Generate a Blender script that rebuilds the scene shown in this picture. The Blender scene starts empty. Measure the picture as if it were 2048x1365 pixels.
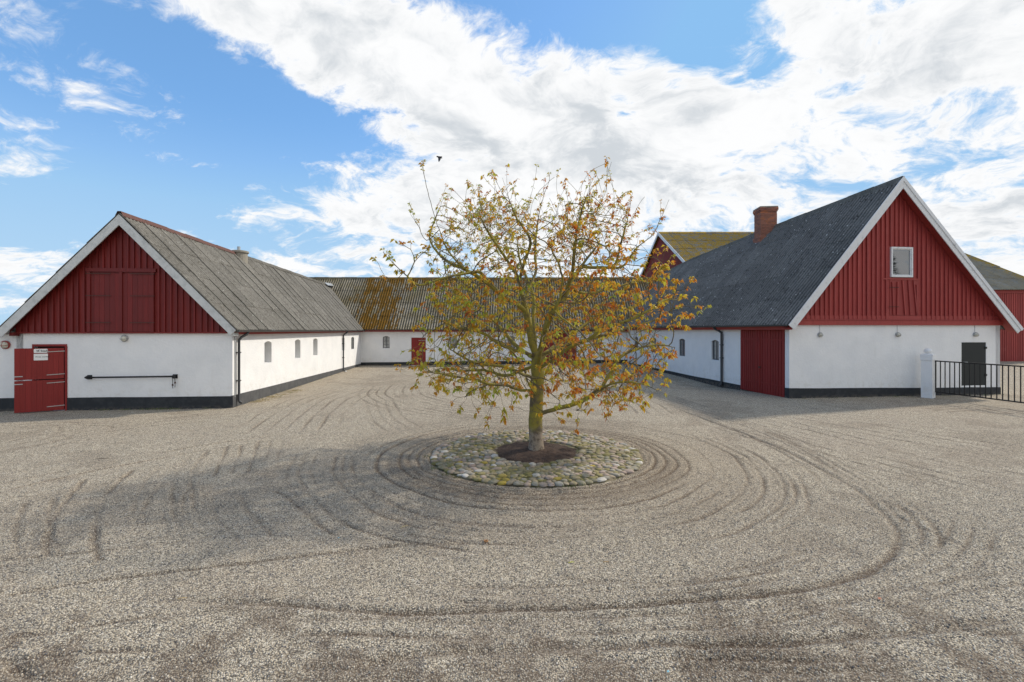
import bpy, math, random
import numpy as np
from mathutils import Vector, noise as mnoise, kdtree

random.seed(7)
rng = np.random.default_rng(7)
S = bpy.context.scene
COL = S.collection
R = math.radians

# ------------------------------------------------------------------ camera, sky, sun, exposure
H_EYE = 2.6
cam_data = bpy.data.cameras.new('camera')
cam = bpy.data.objects.new('camera', cam_data)
COL.objects.link(cam)
cam.location = (0, 0, H_EYE)
cam.rotation_euler = (R(90), 0, 0)
cam_data.sensor_width = 36
cam_data.lens = 36 * 943 / 2048
cam_data.shift_y = -21.5 / 2048
cam_data.clip_start = 0.05
cam_data.clip_end = 3000
S.camera = cam

SUN_AZ, SUN_EL = R(27), R(40)        # azimuth measured from +X towards +Y
sun_vec = Vector((math.cos(SUN_AZ) * math.cos(SUN_EL), math.sin(SUN_AZ) * math.cos(SUN_EL), math.sin(SUN_EL)))
sd = bpy.data.lights.new('sun', 'SUN')
sd.energy = 2.85
sd.angle = R(2.6)
sd.color = (1.0, 0.915, 0.79)
sun = bpy.data.objects.new('sun', sd)
COL.objects.link(sun)
sun.rotation_euler = sun_vec.to_track_quat('Z', 'Y').to_euler()
sun.location = (20, 20, 30)

S.view_settings.view_transform = 'Standard'
S.view_settings.look = 'None'
S.view_settings.gamma = 1
S.view_settings.exposure = 0.27
S.view_settings.use_curve_mapping = False

# ------------------------------------------------------------------ node helpers
class NT:
    def __init__(s, tree):
        s.t = tree
    def n(s, typ, ins=None, out=0, **kw):
        nd = s.t.nodes.new(typ)
        for k, v in kw.items():
            setattr(nd, k, v)
        for k, v in (ins or {}).items():
            sock = nd.inputs[k]
            if isinstance(v, bpy.types.NodeSocket):
                s.t.links.new(v, sock)
            else:
                sock.default_value = v
        return nd.outputs[out] if out is not None else nd
    def m(s, op, a, b=0.0, c=0.0, clamp=False):
        return s.n('ShaderNodeMath', {0: a, 1: b, 2: c}, operation=op, use_clamp=clamp)
    def vm(s, op, a, b=(0, 0, 0), out=0, scale=None):
        ins = {0: a, 1: b}
        if scale is not None:
            ins = {0: a, 'Scale': scale}
        return s.n('ShaderNodeVectorMath', ins, out=out, operation=op)
    def ss(s, x, a, b, lo=0.0, hi=1.0):
        return s.n('ShaderNodeMapRange', {0: x, 1: a, 2: b, 3: lo, 4: hi}, interpolation_type='SMOOTHSTEP')
    def mix(s, f, a, b, blend='MIX'):
        nd = s.t.nodes.new('ShaderNodeMix')
        nd.data_type = 'RGBA'
        nd.blend_type = blend
        for i, v in ((0, f), (6, a), (7, b)):
            if isinstance(v, bpy.types.NodeSocket):
                s.t.links.new(v, nd.inputs[i])
            else:
                nd.inputs[i].default_value = (v if i == 0 else (tuple(v) + (1,) if len(v) == 3 else v))
        return nd.outputs[2]
    def noise(s, vec, scale, detail=4, rough=0.55, dist=0.0, out=0):
        return s.n('ShaderNodeTexNoise', {'Vector': vec, 'Scale': scale, 'Detail': detail, 'Roughness': rough, 'Distortion': dist}, out=out)
    def ramp(s, f, stops, interp='LINEAR'):
        nd = s.t.nodes.new('ShaderNodeValToRGB')
        nd.color_ramp.interpolation = interp
        e = nd.color_ramp.elements
        while len(e) > 1:
            e.remove(e[-1])
        e[0].position = stops[0][0]
        e[0].color = tuple(stops[0][1]) + (1,)
        for p, c in stops[1:]:
            x = e.new(p)
            x.color = tuple(c) + (1,)
        s.t.links.new(f, nd.inputs[0])
        return nd.outputs[0]

def material(name, fn, **pr):
    mt = bpy.data.materials.new(name)
    mt.use_nodes = True
    t = mt.node_tree
    t.nodes.clear()
    g = NT(t)
    pos = g.n('ShaderNodeNewGeometry', out=0)
    rnd = g.n('ShaderNodeObjectInfo', out='Random')
    res = fn(g, pos, rnd)
    bs = t.nodes.new('ShaderNodeBsdfPrincipled')
    out = t.nodes.new('ShaderNodeOutputMaterial')
    for k, v in {**pr, **{k: v for k, v in res.items() if k[0] != '_'}}.items():
        if isinstance(v, bpy.types.NodeSocket):
            t.links.new(v, bs.inputs[k])
        else:
            bs.inputs[k].default_value = tuple(v) + (1,) if isinstance(v, (tuple, list)) and len(v) == 3 else v
    if '_bump' in res:
        h, st, ds = res['_bump']
        b = g.n('ShaderNodeBump', {'Height': h, 'Strength': st, 'Distance': ds})
        t.links.new(b, bs.inputs['Normal'])
    sh = bs.outputs[0]
    if '_trans' in res:
        tr = g.n('ShaderNodeBsdfTranslucent', {'Color': res['Base Color']})
        mx = g.n('ShaderNodeMixShader', {0: res['_trans'], 1: sh, 2: tr})
        sh = mx
    t.links.new(sh, out.inputs[0])
    return mt

# ------------------------------------------------------------------ world
SKY = 0.10
world = bpy.data.worlds.new('World')
S.world = world
world.use_nodes = True
wt = world.node_tree
wt.nodes.clear()
W = NT(wt)
def pxdir(px, py):
    return Vector(((px - 1024) / 943, 1, (661 - py) / 943)).normalized()
wdir = W.n('ShaderNodeTexCoord', out='Generated')
sky = W.n('ShaderNodeTexSky', sky_type='NISHITA', sun_disc=False, sun_elevation=SUN_EL,
          sun_rotation=math.atan2(sun_vec.x, sun_vec.y), altitude=50, air_density=1.0, dust_density=0.6, ozone_density=2.2)
sep = W.n('ShaderNodeSeparateXYZ', {0: wdir}, out=None)
zc = W.m('MAXIMUM', sep.outputs[2], 0.0)
den = W.m('ADD', zc, 0.40)
pxy = W.n('ShaderNodeCombineXYZ', {0: W.m('DIVIDE', sep.outputs[0], den), 1: W.m('DIVIDE', sep.outputs[1], den), 2: 0.37})
# stretch the cloud field along the streets that run from upper left to lower right
rot = W.n('ShaderNodeMapping', {'Vector': pxy, 'Rotation': (0, 0, R(28)), 'Scale': (1.45, 1.75, 1)})
warp = W.noise(rot, 1.6, 4, 0.5, out=1)
wv = W.vm('ADD', rot, W.vm('SCALE', W.vm('SUBTRACT', warp, (0.5, 0.5, 0.5)), scale=0.55))
n1 = W.noise(wv, 1.5, 12, 0.60)
n2 = W.noise(wv, 4.4, 11, 0.64)
n4 = W.noise(wv, 11.0, 9, 0.66)
field = W.m('ADD', W.m('MULTIPLY', W.m('SUBTRACT', n1, 0.5), 1.2), W.m('MULTIPLY', W.m('SUBTRACT', n2, 0.5), 1.45))
field = W.m('ADD', field, W.m('MULTIPLY', W.m('SUBTRACT', n4, 0.5), 0.85))
def blob(cx, cy, ax, ay, lx, ly, amt):
    """soft ellipse in direction space: centre, long axis towards (ax, ay), half lengths, strength"""
    c = pxdir(cx, cy)
    e1 = pxdir(cx + ax * 10, cy + ay * 10) - c
    e1.normalize()
    e2 = c.cross(e1).normalized()
    k = math.sqrt(1 + ((cx - 1024) / 943) ** 2 + ((661 - cy) / 943) ** 2)
    d = W.vm('SUBTRACT', wdir, tuple(c))
    u = W.vm('DOT_PRODUCT', d, tuple(e1 * (943 * k / lx)), out=1)
    v = W.vm('DOT_PRODUCT', d, tuple(e2 * (943 * k / ly)), out=1)
    r2 = W.m('ADD', W.m('MULTIPLY', u, u), W.m('MULTIPLY', v, v))
    return W.m('MULTIPLY', W.m('POWER', 2.718, W.m('MULTIPLY', r2, -1.0)), amt)
bias = W.m('MULTIPLY_ADD', W.ss(sep.outputs[0], -0.35, 0.25), 0.33, -0.26)
bias = W.m('ADD', bias, W.ss(sep.outputs[1], 0.05, -0.5, 0.0, 0.20))
for b in [
    (560, 20, 1, 0.42, 300, 75, 0.50), (760, 110, 1, 0.42, 240, 95, 0.55), (900, 190, 1, 0.3, 170, 95, 0.35),
    (760, 425, 1, -0.05, 200, 75, 0.46), (980, 400, 1, 0, 200, 130, 0.35), (560, 430, 1, 0.05, 120, 22, 0.22),
    (1180, 350, 1, -0.2, 260, 170, 0.25), (1750, 100, 1, -0.25, 330, 150, 0.34), (1500, 260, 1, -0.25, 300, 90, 0.16),
    (1950, 420, 1, 0, 200, 140, 0.20), (110, 50, 1, 0.5, 130, 42, 0.26), (215, 140, 1, 0.4, 120, 34, 0.30), (90, 175, 1, 0.4, 80, 24, 0.20),
    (50, 545, 1, 0.15, 130, 40, 0.46), (20, 610, 1, 0, 160, 26, 0.36), (390, 330, 1, 0.4, 90, 24, 0.30), (535, 252, 1, 0.2, 45, 18, 0.17),
    (640, 315, 1, 0.1, 90, 22, 0.2), (640, 530, 1, 0, 140, 26, 0.34), (30, 335, 1, 0, 90, 20, 0.12), (850, 40, 1, 0.3, 110, 60, 0.25), (470, 60, 1, 0.5, 170, 60, 0.26), (700, 200, 1, 0.42, 160, 50, 0.22),
    (1230, 25, 1, 0.10, 230, 62, -0.62), (1440, 95, 1, 0.3, 130, 60, -0.32), (1730, 235, 1, -0.1, 110, 42, -0.42),
    (1400, 150, 1, 0.2, 120, 40, -0.12), (1240, 205, 0.25, 1, 60, 22, -0.26), (1900, 330, 1, -0.2, 120, 28, -0.22),
    (330, 250, 1, 0.3, 300, 110, -0.16), (640, 290, 1, 0.2, 130, 28, -0.2), (560, 215, 1, 0.45, 200, 45, -0.24), (730, 380, 1, 0, 60, 18, -0.12),
    (150, 420, 1, 0, 300, 60, -0.2), (1860, 205, 1, -0.2, 70, 20, -0.15), (1540, 300, 1, -0.2, 100, 24, -0.1)]:
    bias = W.m('ADD', bias, blob(*b))
cov = W.m('ADD', field, bias)
alpha = W.ss(cov, -0.16, 0.20)
alpha = W.m('MULTIPLY', alpha, W.m('MULTIPLY_ADD', W.ss(cov, 0.0, 0.22), 0.22, 0.78))
thick = W.ss(cov, 0.10, 0.62)
n3 = W.noise(wv, 2.6, 7, 0.6)
grey = W.m('MULTIPLY', thick, W.ss(n3, 0.40, 0.62))
ccol = W.mix(grey, (0.82 / SKY, 0.825 / SKY, 0.83 / SKY), (0.53 / SKY, 0.565 / SKY, 0.60 / SKY))
skyc = W.mix(1.0, sky, (1.5, 1.72, 1.86), 'MULTIPLY')
skyc = W.mix(1.0, skyc, (0.30 / SKY, 0.53 / SKY, 0.79 / SKY), 'DARKEN')
skyc = W.mix(0.45, skyc, (0.125 / SKY, 0.335 / SKY, 0.66 / SKY))
hz = W.ss(sep.outputs[2], 0.40, 0.0, 0.0, 0.85)
skyc = W.mix(hz, skyc, (0.42 / SKY, 0.60 / SKY, 0.76 / SKY))
final = W.mix(alpha, skyc, ccol)
bg = W.n('ShaderNodeBackground', {'Color': final, 'Strength': SKY})
wo = wt.nodes.new('ShaderNodeOutputWorld')
wt.links.new(bg, wo.inputs[0])
world.cycles.sampling_method = 'MANUAL'
world.cycles.sample_map_resolution = 1024

# ------------------------------------------------------------------ object helpers
def tag(o, label=None, cat=None, group=None, kind=None):
    if label: o['label'] = label
    if cat: o['category'] = cat
    if group: o['group'] = group
    if kind: o['kind'] = kind
    return o
def empty(name, loc, label=None, cat=None, group=None):
    o = bpy.data.objects.new(name, None)
    o.empty_display_size = 0.2
    COL.objects.link(o)
    o.location = loc
    return tag(o, label, cat, group)
def root_loc(p):
    v = Vector((0, 0, 0))
    while p is not None:
        v += Vector(p.location)
        p = p.parent
    return v

class MB:
    """collects polygons in world coordinates; build() links ONE mesh object"""
    def __init__(s):
        s.v, s.f, s.mi = [], [], []
    def add(s, vs, fs, mi=0):
        k = len(s.v)
        s.v += [tuple(p) for p in vs]
        s.f += [tuple(i + k for i in f) for f in fs]
        s.mi += [mi] * len(fs)
    def hexa(s, c, mi=0):
        """8 corners: bottom 4 then top 4"""
        s.add(c, [(3, 2, 1, 0), (4, 5, 6, 7), (0, 1, 5, 4), (1, 2, 6, 5), (2, 3, 7, 6), (3, 0, 4, 7)], mi)
    def box(s, fr, s0, s1, d0, d1, z0, z1, mi=0):
        L = fr.P
        s.hexa([L(s0, d0, z0), L(s1, d0, z0), L(s1, d1, z0), L(s0, d1, z0), L(s0, d0, z1), L(s1, d0, z1), L(s1, d1, z1), L(s0, d1, z1)], mi)
    def prism(s, pts, off, mi=0):
        """polygon of world points extruded by the vector off"""
        n = len(pts)
        off = Vector(off)
        a = [Vector(p) for p in pts]
        s.add(a + [p + off for p in a], [tuple(range(n))[::-1], tuple(range(n, 2 * n))] + [(i, (i + 1) % n, n + (i + 1) % n, n + i) for i in range(n)], mi)
    def tube(s, pts, rad, seg=8, mi=0, cap=True):
        pts = [Vector(p) for p in pts]
        if not hasattr(rad, '__len__'):
            rad = [rad] * len(pts)
        ring = []
        up = None
        k = len(s.v)
        n = len(pts)
        for i, p in enumerate(pts):
            t = (pts[min(i + 1, n - 1)] - pts[max(i - 1, 0)])
            if t.length < 1e-9:
                t = Vector((0, 0, 1))
            t.normalize()
            if up is None:
                up = t.orthogonal().normalized()
            up = (up - t * up.dot(t))
            if up.length < 1e-6:
                up = t.orthogonal()
            up.normalize()
            w = t.cross(up)
            for j in range(seg):
                a = 2 * math.pi * j / seg
                s.v.append(tuple(p + (up * math.cos(a) + w * math.sin(a)) * rad[i]))
        for i in range(n - 1):
            for j in range(seg):
                a, b = k + i * seg + j, k + i * seg + (j + 1) % seg
                s.f.append((a, b, b + seg, a + seg)); s.mi.append(mi)
        if cap:
            s.f.append(tuple(k + j for j in range(seg))[::-1]); s.mi.append(mi)
            s.f.append(tuple(k + (n - 1) * seg + j for j in range(seg))); s.mi.append(mi)
    def lathe(s, c, prof, seg=16, mi=0, ax=None):
        """profile of (radius, height) about axis ax through c"""
        ax = Vector(ax or (0, 0, 1)).normalized()
        u = ax.orthogonal().normalized()
        w = ax.cross(u)
        c = Vector(c)
        k = len(s.v)
        for r, h in prof:
            for j in range(seg):
                a = 2 * math.pi * j / seg
                s.v.append(tuple(c + ax * h + (u * math.cos(a) + w * math.sin(a)) * r))
        for i in range(len(prof) - 1):
            for j in range(seg):
                a, b = k + i * seg + j, k + i * seg + (j + 1) % seg
                s.f.append((a, b, b + seg, a + seg)); s.mi.append(mi)
        s.f.append(tuple(k + j for j in range(seg))[::-1]); s.mi.append(mi)
        s.f.append(tuple(k + (len(prof) - 1) * seg + j for j in range(seg))); s.mi.append(mi)
    def build(s, name, mats, parent=None, smooth=False, bevel=0):
        o0 = root_loc(parent)
        me = bpy.data.meshes.new(name)
        me.from_pydata([(x - o0.x, y - o0.y, z - o0.z) for x, y, z in s.v], [], s.f)
        if not isinstance(mats, (list, tuple)):
            mats = [mats]
        for m in mats:
            me.materials.append(m)
        if len(mats) > 1:
            me.polygons.foreach_set('material_index', s.mi)
        if smooth:
            me.polygons.foreach_set('use_smooth', [True] * len(me.polygons))
        me.update()
        o = bpy.data.objects.new(name, me)
        COL.objects.link(o)
        if parent is not None:
            o.parent = parent
        if bevel:
            b = o.modifiers.new('bevel', 'BEVEL')
            b.width = bevel
            b.segments = 2
        return o

class Frame:
    """local frame of a wall: s along it, d outwards, z up"""
    def __init__(s, p0, p1, out):
        s.o = Vector((p0[0], p0[1], 0))
        s.a = Vector((p1[0] - p0[0], p1[1] - p0[1], 0))
        s.len = s.a.length
        s.a.normalize()
        s.n = Vector((-s.a.y, s.a.x, 0))
        if s.n.dot(Vector((out[0], out[1], 0))) < 0:
            s.n = -s.n
    def P(s, x, d, z):
        p = s.o + s.a * x + s.n * d
        return Vector((p.x, p.y, z))
    def s_at_px(s, px, d=0.0):
        """distance along the wall where the line of sight with slope px crosses it"""
        k = (px - 1024) / 943
        o = s.o + s.n * d
        return (k * o.y - o.x) / (s.a.x - k * s.a.y)

def lerp(a, b, t):
    return a + (b - a) * t

def zpx(py, Y):
    return H_EYE + (661 - py) / 943 * Y

# ------------------------------------------------------------------ materials
def m_plaster(g, p, r):
    n = g.noise(p, 1.3, 6, 0.6)
    f = g.noise(p, 14, 5, 0.6)
    st = g.noise(g.n('ShaderNodeMapping', {'Vector': p, 'Scale': (2.2, 2.2, 0.35)}), 2.0, 5, 0.6)
    c = g.mix(g.ss(n, 0.35, 0.7), (0.82, 0.82, 0.815), (0.76, 0.765, 0.765))
    c = g.mix(g.ss(st, 0.58, 0.8, 0, 0.35), c, (0.66, 0.65, 0.61))
    z = g.n('ShaderNodeSeparateXYZ', {0: p}, out=2)
    sp = g.m('MULTIPLY', g.ss(z, 1.0, 0.35), g.ss(g.noise(p, 4.5, 6, 0.7), 0.45, 0.65))
    c = g.mix(g.m('MULTIPLY', sp, 0.28), c, (0.55, 0.51, 0.44))
    pt_ = g.ss(g.noise(p, 0.8, 3, 0.5), 0.56, 0.60, 0, 0.30)
    c = g.mix(pt_, c, (0.76, 0.77, 0.785))
    h = g.m('ADD', g.m('MULTIPLY', n, 0.7), g.m('MULTIPLY', f, 0.3))
    return {'Base Color': c, '_bump': (h, 0.6, 0.055)}
PLASTER = material('limewashed_plaster', m_plaster, Roughness=0.88)
def m_tar(g, p, r):
    n = g.noise(p, 5, 6, 0.65)
    z = g.n('ShaderNodeSeparateXYZ', {0: p}, out=2)
    dirt = g.m('MULTIPLY', g.ss(z, 0.14, -0.02), g.ss(g.noise(p, 9, 4, 0.6), 0.4, 0.6), clamp=True)
    c = g.mix(g.ss(n, 0.4, 0.75), (0.017, 0.02, 0.024), (0.035, 0.038, 0.042))
    c = g.mix(g.m('MULTIPLY', dirt, 0.5), c, (0.16, 0.135, 0.105))
    return {'Base Color': c, '_bump': (n, 0.4, 0.02), 'Roughness': 0.75}
TAR = material('black_plinth_paint', m_tar)
def m_tar2(g, p, r):
    n = g.noise(p, 3, 6, 0.65)
    c = g.mix(g.ss(n, 0.35, 0.75), (0.062, 0.064, 0.068), (0.10, 0.10, 0.10))
    return {'Base Color': c, '_bump': (n, 0.4, 0.02), 'Roughness': 0.85}
TAR_FADED = material('faded_plinth_paint', m_tar2)

def red_wood(name, c0, c1, horiz=False):
    def fn(g, p, r):
        sc = (3, 3, 40) if horiz else (34, 34, 1.6)
        gr = g.noise(g.n('ShaderNodeMapping', {'Vector': p, 'Scale': sc}), 1.0, 6, 0.6)
        w = g.noise(p, 2.2, 5, 0.6)
        c = g.mix(r, c0, c1)
        c = g.mix(g.ss(gr, 0.45, 0.8, 0, 0.55), c, tuple(x * 0.55 for x in c0))
        c = g.mix(g.ss(w, 0.55, 0.8, 0, 0.4), c, (c1[0] * 1.15, c1[1] * 1.9, c1[2] * 1.9))
        return {'Base Color': c, '_bump': (gr, 0.35, 0.01), 'Roughness': 0.62}
    return material(name, fn)
RED_L = red_wood('deep_red_paint', (0.125, 0.006, 0.0045), (0.185, 0.010, 0.007))
RED_R = red_wood('faded_red_paint', (0.27, 0.032, 0.028), (0.35, 0.047, 0.04))
RED_DARK = red_wood('dark_red_boarding', (0.05, 0.006, 0.007), (0.07, 0.009, 0.009))
RED_DOOR = red_wood('door_red_paint', (0.215, 0.010, 0.007), (0.25, 0.013, 0.010))
RED_TRIM = red_wood('red_trim_paint', (0.33, 0.045, 0.04), (0.36, 0.055, 0.048), True)

def m_whitewood(g, p, r):
    n = g.noise(p, 6, 6, 0.65)
    c = g.mix(g.ss(n, 0.5, 0.8), (0.70, 0.71, 0.72), (0.48, 0.49, 0.49))
    return {'Base Color': c, '_bump': (n, 0.2, 0.01), 'Roughness': 0.55}
WHITEWOOD = material('white_painted_board', m_whitewood)
def m_zincwhite(g, p, r):
    n = g.noise(p, 4, 6, 0.65)
    c = g.mix(g.ss(n, 0.42, 0.75), (0.60, 0.61, 0.60), (0.42, 0.43, 0.42))
    return {'Base Color': c, '_bump': (n, 0.2, 0.01), 'Roughness': 0.6}
GREYWHITE = material('weathered_white_board', m_zincwhite)
def m_flat(c, rough=0.5, metal=0.0, var=0.2):
    def fn(g, p, r):
        n = g.noise(p, 18, 4, 0.6)
        return {'Base Color': g.mix(g.ss(n, 0.4, 0.8, 0, var), c, tuple(min(1, x * 1.5 + 0.02) for x in c)), 'Roughness': rough, 'Metallic': metal, '_bump': (n, 0.1, 0.004)}
    return fn
BLACK_METAL = material('black_painted_steel', m_flat((0.006, 0.006, 0.007), 0.5, 0, 0.1))
PIPE_BLACK = material('black_rainwater_pipe', m_flat((0.03, 0.032, 0.036), 0.42))
GALV = material('galvanised_steel', m_flat((0.42, 0.44, 0.45), 0.42, 0.5))
HINGE = material('worn_steel_strap', m_flat((0.42, 0.40, 0.38), 0.5, 0.25))
RUSTY = material('dark_rusty_iron', m_flat((0.07, 0.03, 0.022), 0.7, 0.1))
CONCRETE = material('weathered_concrete', m_flat((0.26, 0.24, 0.20), 0.9, 0, 0.6))
DARKGREEN = material('black_green_door_paint', m_flat((0.008, 0.012, 0.013), 0.6, 0, 0.12))
LAMP_GREY = material('grey_lamp_housing', m_flat((0.34, 0.35, 0.35), 0.5))
LAMP_RED = material('red_lamp_housing', m_flat((0.33, 0.06, 0.05), 0.5))
LAMP_GLASS = material('frosted_lamp_glass', lambda g, p, r: {'Base Color': (0.62, 0.60, 0.50), 'Roughness': 0.18})
SIGN_WHITE = material('white_sign_plate', lambda g, p, r: {'Base Color': (0.78, 0.78, 0.76), 'Roughness': 0.35})
SIGN_BLACK = material('black_sign_print', lambda g, p, r: {'Base Color': (0.02, 0.02, 0.022), 'Roughness': 0.5})
GLASS = material('window_glass', lambda g, p, r: {'Base Color': (0.22, 0.235, 0.235), 'Roughness': 0.08, 'Specular IOR Level': 1.0, 'IOR': 1.8, '_bump': (g.noise(p, 5, 2), 0.06, 0.01)})  # base colour lightened to stand in for reflection on the panes
GLASS_UP = material('clear_window_glass', lambda g, p, r: {'Base Color': (0.03, 0.035, 0.04), 'Roughness': 0.02, 'Specular IOR Level': 0.5, 'IOR': 2.5, '_bump': (g.noise(p, 1.5, 2), 0.05, 0.01)})
CLAY = material('faded_clay_ridge', m_flat((0.10, 0.042, 0.032), 0.85, 0, 0.8))
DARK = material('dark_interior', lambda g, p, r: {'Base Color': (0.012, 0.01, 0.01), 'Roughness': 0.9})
IRON_GREY = material('grey_iron_bar', m_flat((0.10, 0.105, 0.11), 0.5))
GUTTER = material('dark_gutter', m_flat((0.05, 0.05, 0.05), 0.5, 0, 0.6))

def roof_mat(name, base0, base1, spot_dark, spot_light, moss=None, trough=0.6):
    def fn(g, p, r):
        big = g.noise(p, 0.55, 5, 0.6)
        med = g.noise(p, 4.5, 6, 0.7)
        fine = g.noise(p, 26, 4, 0.7)
        c = g.mix(g.ss(big, 0.35, 0.68), base0, base1)
        c = g.mix(g.m('MULTIPLY', r, 0.5), c, tuple(x * 0.72 for x in base1))
        c = g.mix(g.ss(med, 0.52, 0.70, 0, 0.75), c, spot_dark)
        c = g.mix(g.ss(fine, 0.60, 0.70, 0, 0.7), c, spot_dark)
        sp = g.n('ShaderNodeTexVoronoi', {'Vector': p, 'Scale': 5.0, 'Randomness': 1.0}, out=0)
        c = g.mix(g.m('MULTIPLY', g.ss(sp, 0.16, 0.06), g.ss(g.noise(p, 9, 3), 0.45, 0.6)), c, spot_light)
        # elongated pale scuffs running down the slope
        sc = g.noise(g.n('ShaderNodeMapping', {'Vector': p, 'Scale': (8, 9, 2.4)}), 1.3, 3, 0.55)
        c = g.mix(g.ss(sc, 0.665, 0.72, 0, 0.75), c, spot_light)
        # troughs of the sheets coloured darker, broken up by noise
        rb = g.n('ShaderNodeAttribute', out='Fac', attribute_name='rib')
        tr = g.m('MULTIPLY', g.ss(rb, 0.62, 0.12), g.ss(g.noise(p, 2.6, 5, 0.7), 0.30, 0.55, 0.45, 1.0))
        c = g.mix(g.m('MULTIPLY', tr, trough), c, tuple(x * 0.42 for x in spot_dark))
        if moss:
            c, extra = moss(g, p, c, med, fine)
        else:
            extra = 0.0
        h = g.m('ADD', g.m('MULTIPLY', med, 0.5), g.m('MULTIPLY', fine, 0.5))
        return {'Base Color': c, '_bump': (g.m('ADD', h, extra), 0.55, 0.02), 'Roughness': 0.93}
    return material(name, fn, **{'Specular IOR Level': 0.25})
def moss_left(g, p, c, med, fine):
    li = g.ss(g.noise(p, 1.9, 7, 0.75), 0.66, 0.74, 0, 0.8)
    c = g.mix(li, c, (0.30, 0.19, 0.09))
    dk = g.ss(g.noise(p, 11, 5, 0.8), 0.52, 0.62, 0, 0.8)
    c = g.mix(dk, c, (0.075, 0.068, 0.052))
    pl = g.ss(g.noise(p, 17, 5, 0.8), 0.58, 0.66, 0, 0.7)
    return g.mix(pl, c, (0.42, 0.40, 0.34)), 0.0
ROOF_LEFT = roof_mat('grey_brown_fibre_cement', (0.245, 0.232, 0.205), (0.185, 0.175, 0.155), (0.09, 0.085, 0.072), (0.46, 0.45, 0.42), moss_left, 0.5)
def moss_right(g, p, c, med, fine):
    dk = g.ss(g.noise(p, 7.5, 5, 0.8), 0.56, 0.63, 0, 0.9)
    return g.mix(dk, c, (0.032, 0.032, 0.03)), 0.0
ROOF_RIGHT = roof_mat('dark_slate_fibre_cement', (0.20, 0.197, 0.19), (0.15, 0.148, 0.144), (0.075, 0.075, 0.072), (0.62, 0.62, 0.60), moss_right, 0.85)
def moss_back(g, p, c, med, fine):
    x = g.n('ShaderNodeSeparateXYZ', {0: p}, out=None)
    # the moss grows thickest on the old sheets left of the first seam and near the ridge
    cx = g.ss(g.m('ABSOLUTE', g.m('ADD', x.outputs[0], 10.4)), 2.9, 0.9)
    top = g.ss(x.outputs[2], 4.6, 7.2)
    right = g.ss(x.outputs[0], -8.6, -8.0)
    run = g.noise(g.n('ShaderNodeMapping', {'Vector': p, 'Scale': (3.2, 0.9, 0.9)}), 1.0, 7, 0.72)
    amt = g.m('ADD', g.m('ADD', g.m('MULTIPLY', cx, 0.22), g.m('MULTIPLY', g.m('MULTIPLY', top, right), 0.21)), run)
    amt = g.m('ADD', amt, g.m('MULTIPLY', g.m('SUBTRACT', g.noise(p, 5, 6, 0.75), 0.5), 0.42))
    veil = g.ss(g.noise(p, 0.9, 6, 0.7), 0.42, 0.62, 0, 0.45)
    c = g.mix(veil, c, (0.15, 0.115, 0.035))
    k = g.ss(amt, 0.655, 0.715)
    mc = g.mix(g.ss(g.noise(p, 13, 5, 0.7), 0.4, 0.62), (0.215, 0.105, 0.010), (0.085, 0.058, 0.014))
    dk = g.ss(g.noise(p, 5, 6, 0.8), 0.53, 0.62, 0, 0.7)
    c = g.mix(dk, c, (0.06, 0.055, 0.042))
    return g.mix(k, c, mc), g.m('MULTIPLY', k, 0.8)
ROOF_BACK = roof_mat('mossy_fibre_cement', (0.33, 0.30, 0.24), (0.22, 0.20, 0.155), (0.11, 0.093, 0.06), (0.52, 0.50, 0.44), moss_back, 0.78)
def moss_big(g, p, c, med, fine):
    k = g.ss(g.noise(p, 1.8, 8, 0.8), 0.44, 0.52)
    mc = g.mix(g.ss(fine, 0.4, 0.6), (0.52, 0.32, 0.015), (0.24, 0.15, 0.03))
    x = g.n('ShaderNodeSeparateXYZ', {0: p}, out=None)
    k = g.m('MULTIPLY', k, g.m('MAXIMUM', g.ss(x.outputs[0], 38.0, 30.0, 0.22, 1.0), g.ss(x.outputs[0], 41.2, 42.2)))
    return g.mix(g.m('MULTIPLY', k, 0.9), c, mc), g.m('MULTIPLY', k, 0.5)
ROOF_BIG = roof_mat('lichened_fibre_cement', (0.36, 0.325, 0.265), (0.27, 0.245, 0.20), (0.13, 0.115, 0.085), (0.40, 0.38, 0.33), moss_big)

def m_brick(g, p, r):
    n = g.noise(p, 7, 5, 0.65)
    v = g.n('ShaderNodeTexVoronoi', {'Vector': g.n('ShaderNodeMapping', {'Vector': p, 'Scale': (4, 4, 13.3)}), 'Scale': 1.0}, out=1)
    s = g.n('ShaderNodeSeparateColor', {0: v}, out=0)
    c = g.ramp(s, [(0.0, (0.24, 0.10, 0.07)), (0.45, (0.32, 0.135, 0.09)), (0.75, (0.36, 0.15, 0.10)), (0.85, (0.52, 0.17, 0.07)), (1.0, (0.17, 0.10, 0.08))])
    c = g.mix(g.ss(n, 0.5, 0.75, 0, 0.6), c, (0.15, 0.105, 0.085))
    return {'Base Color': c, '_bump': (n, 0.4, 0.01), 'Roughness': 0.9}
BRICK = material('red_brick', m_brick)
MORTAR = material('mortar', m_flat((0.11, 0.085, 0.07), 0.95, 0, 0.4))

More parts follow.
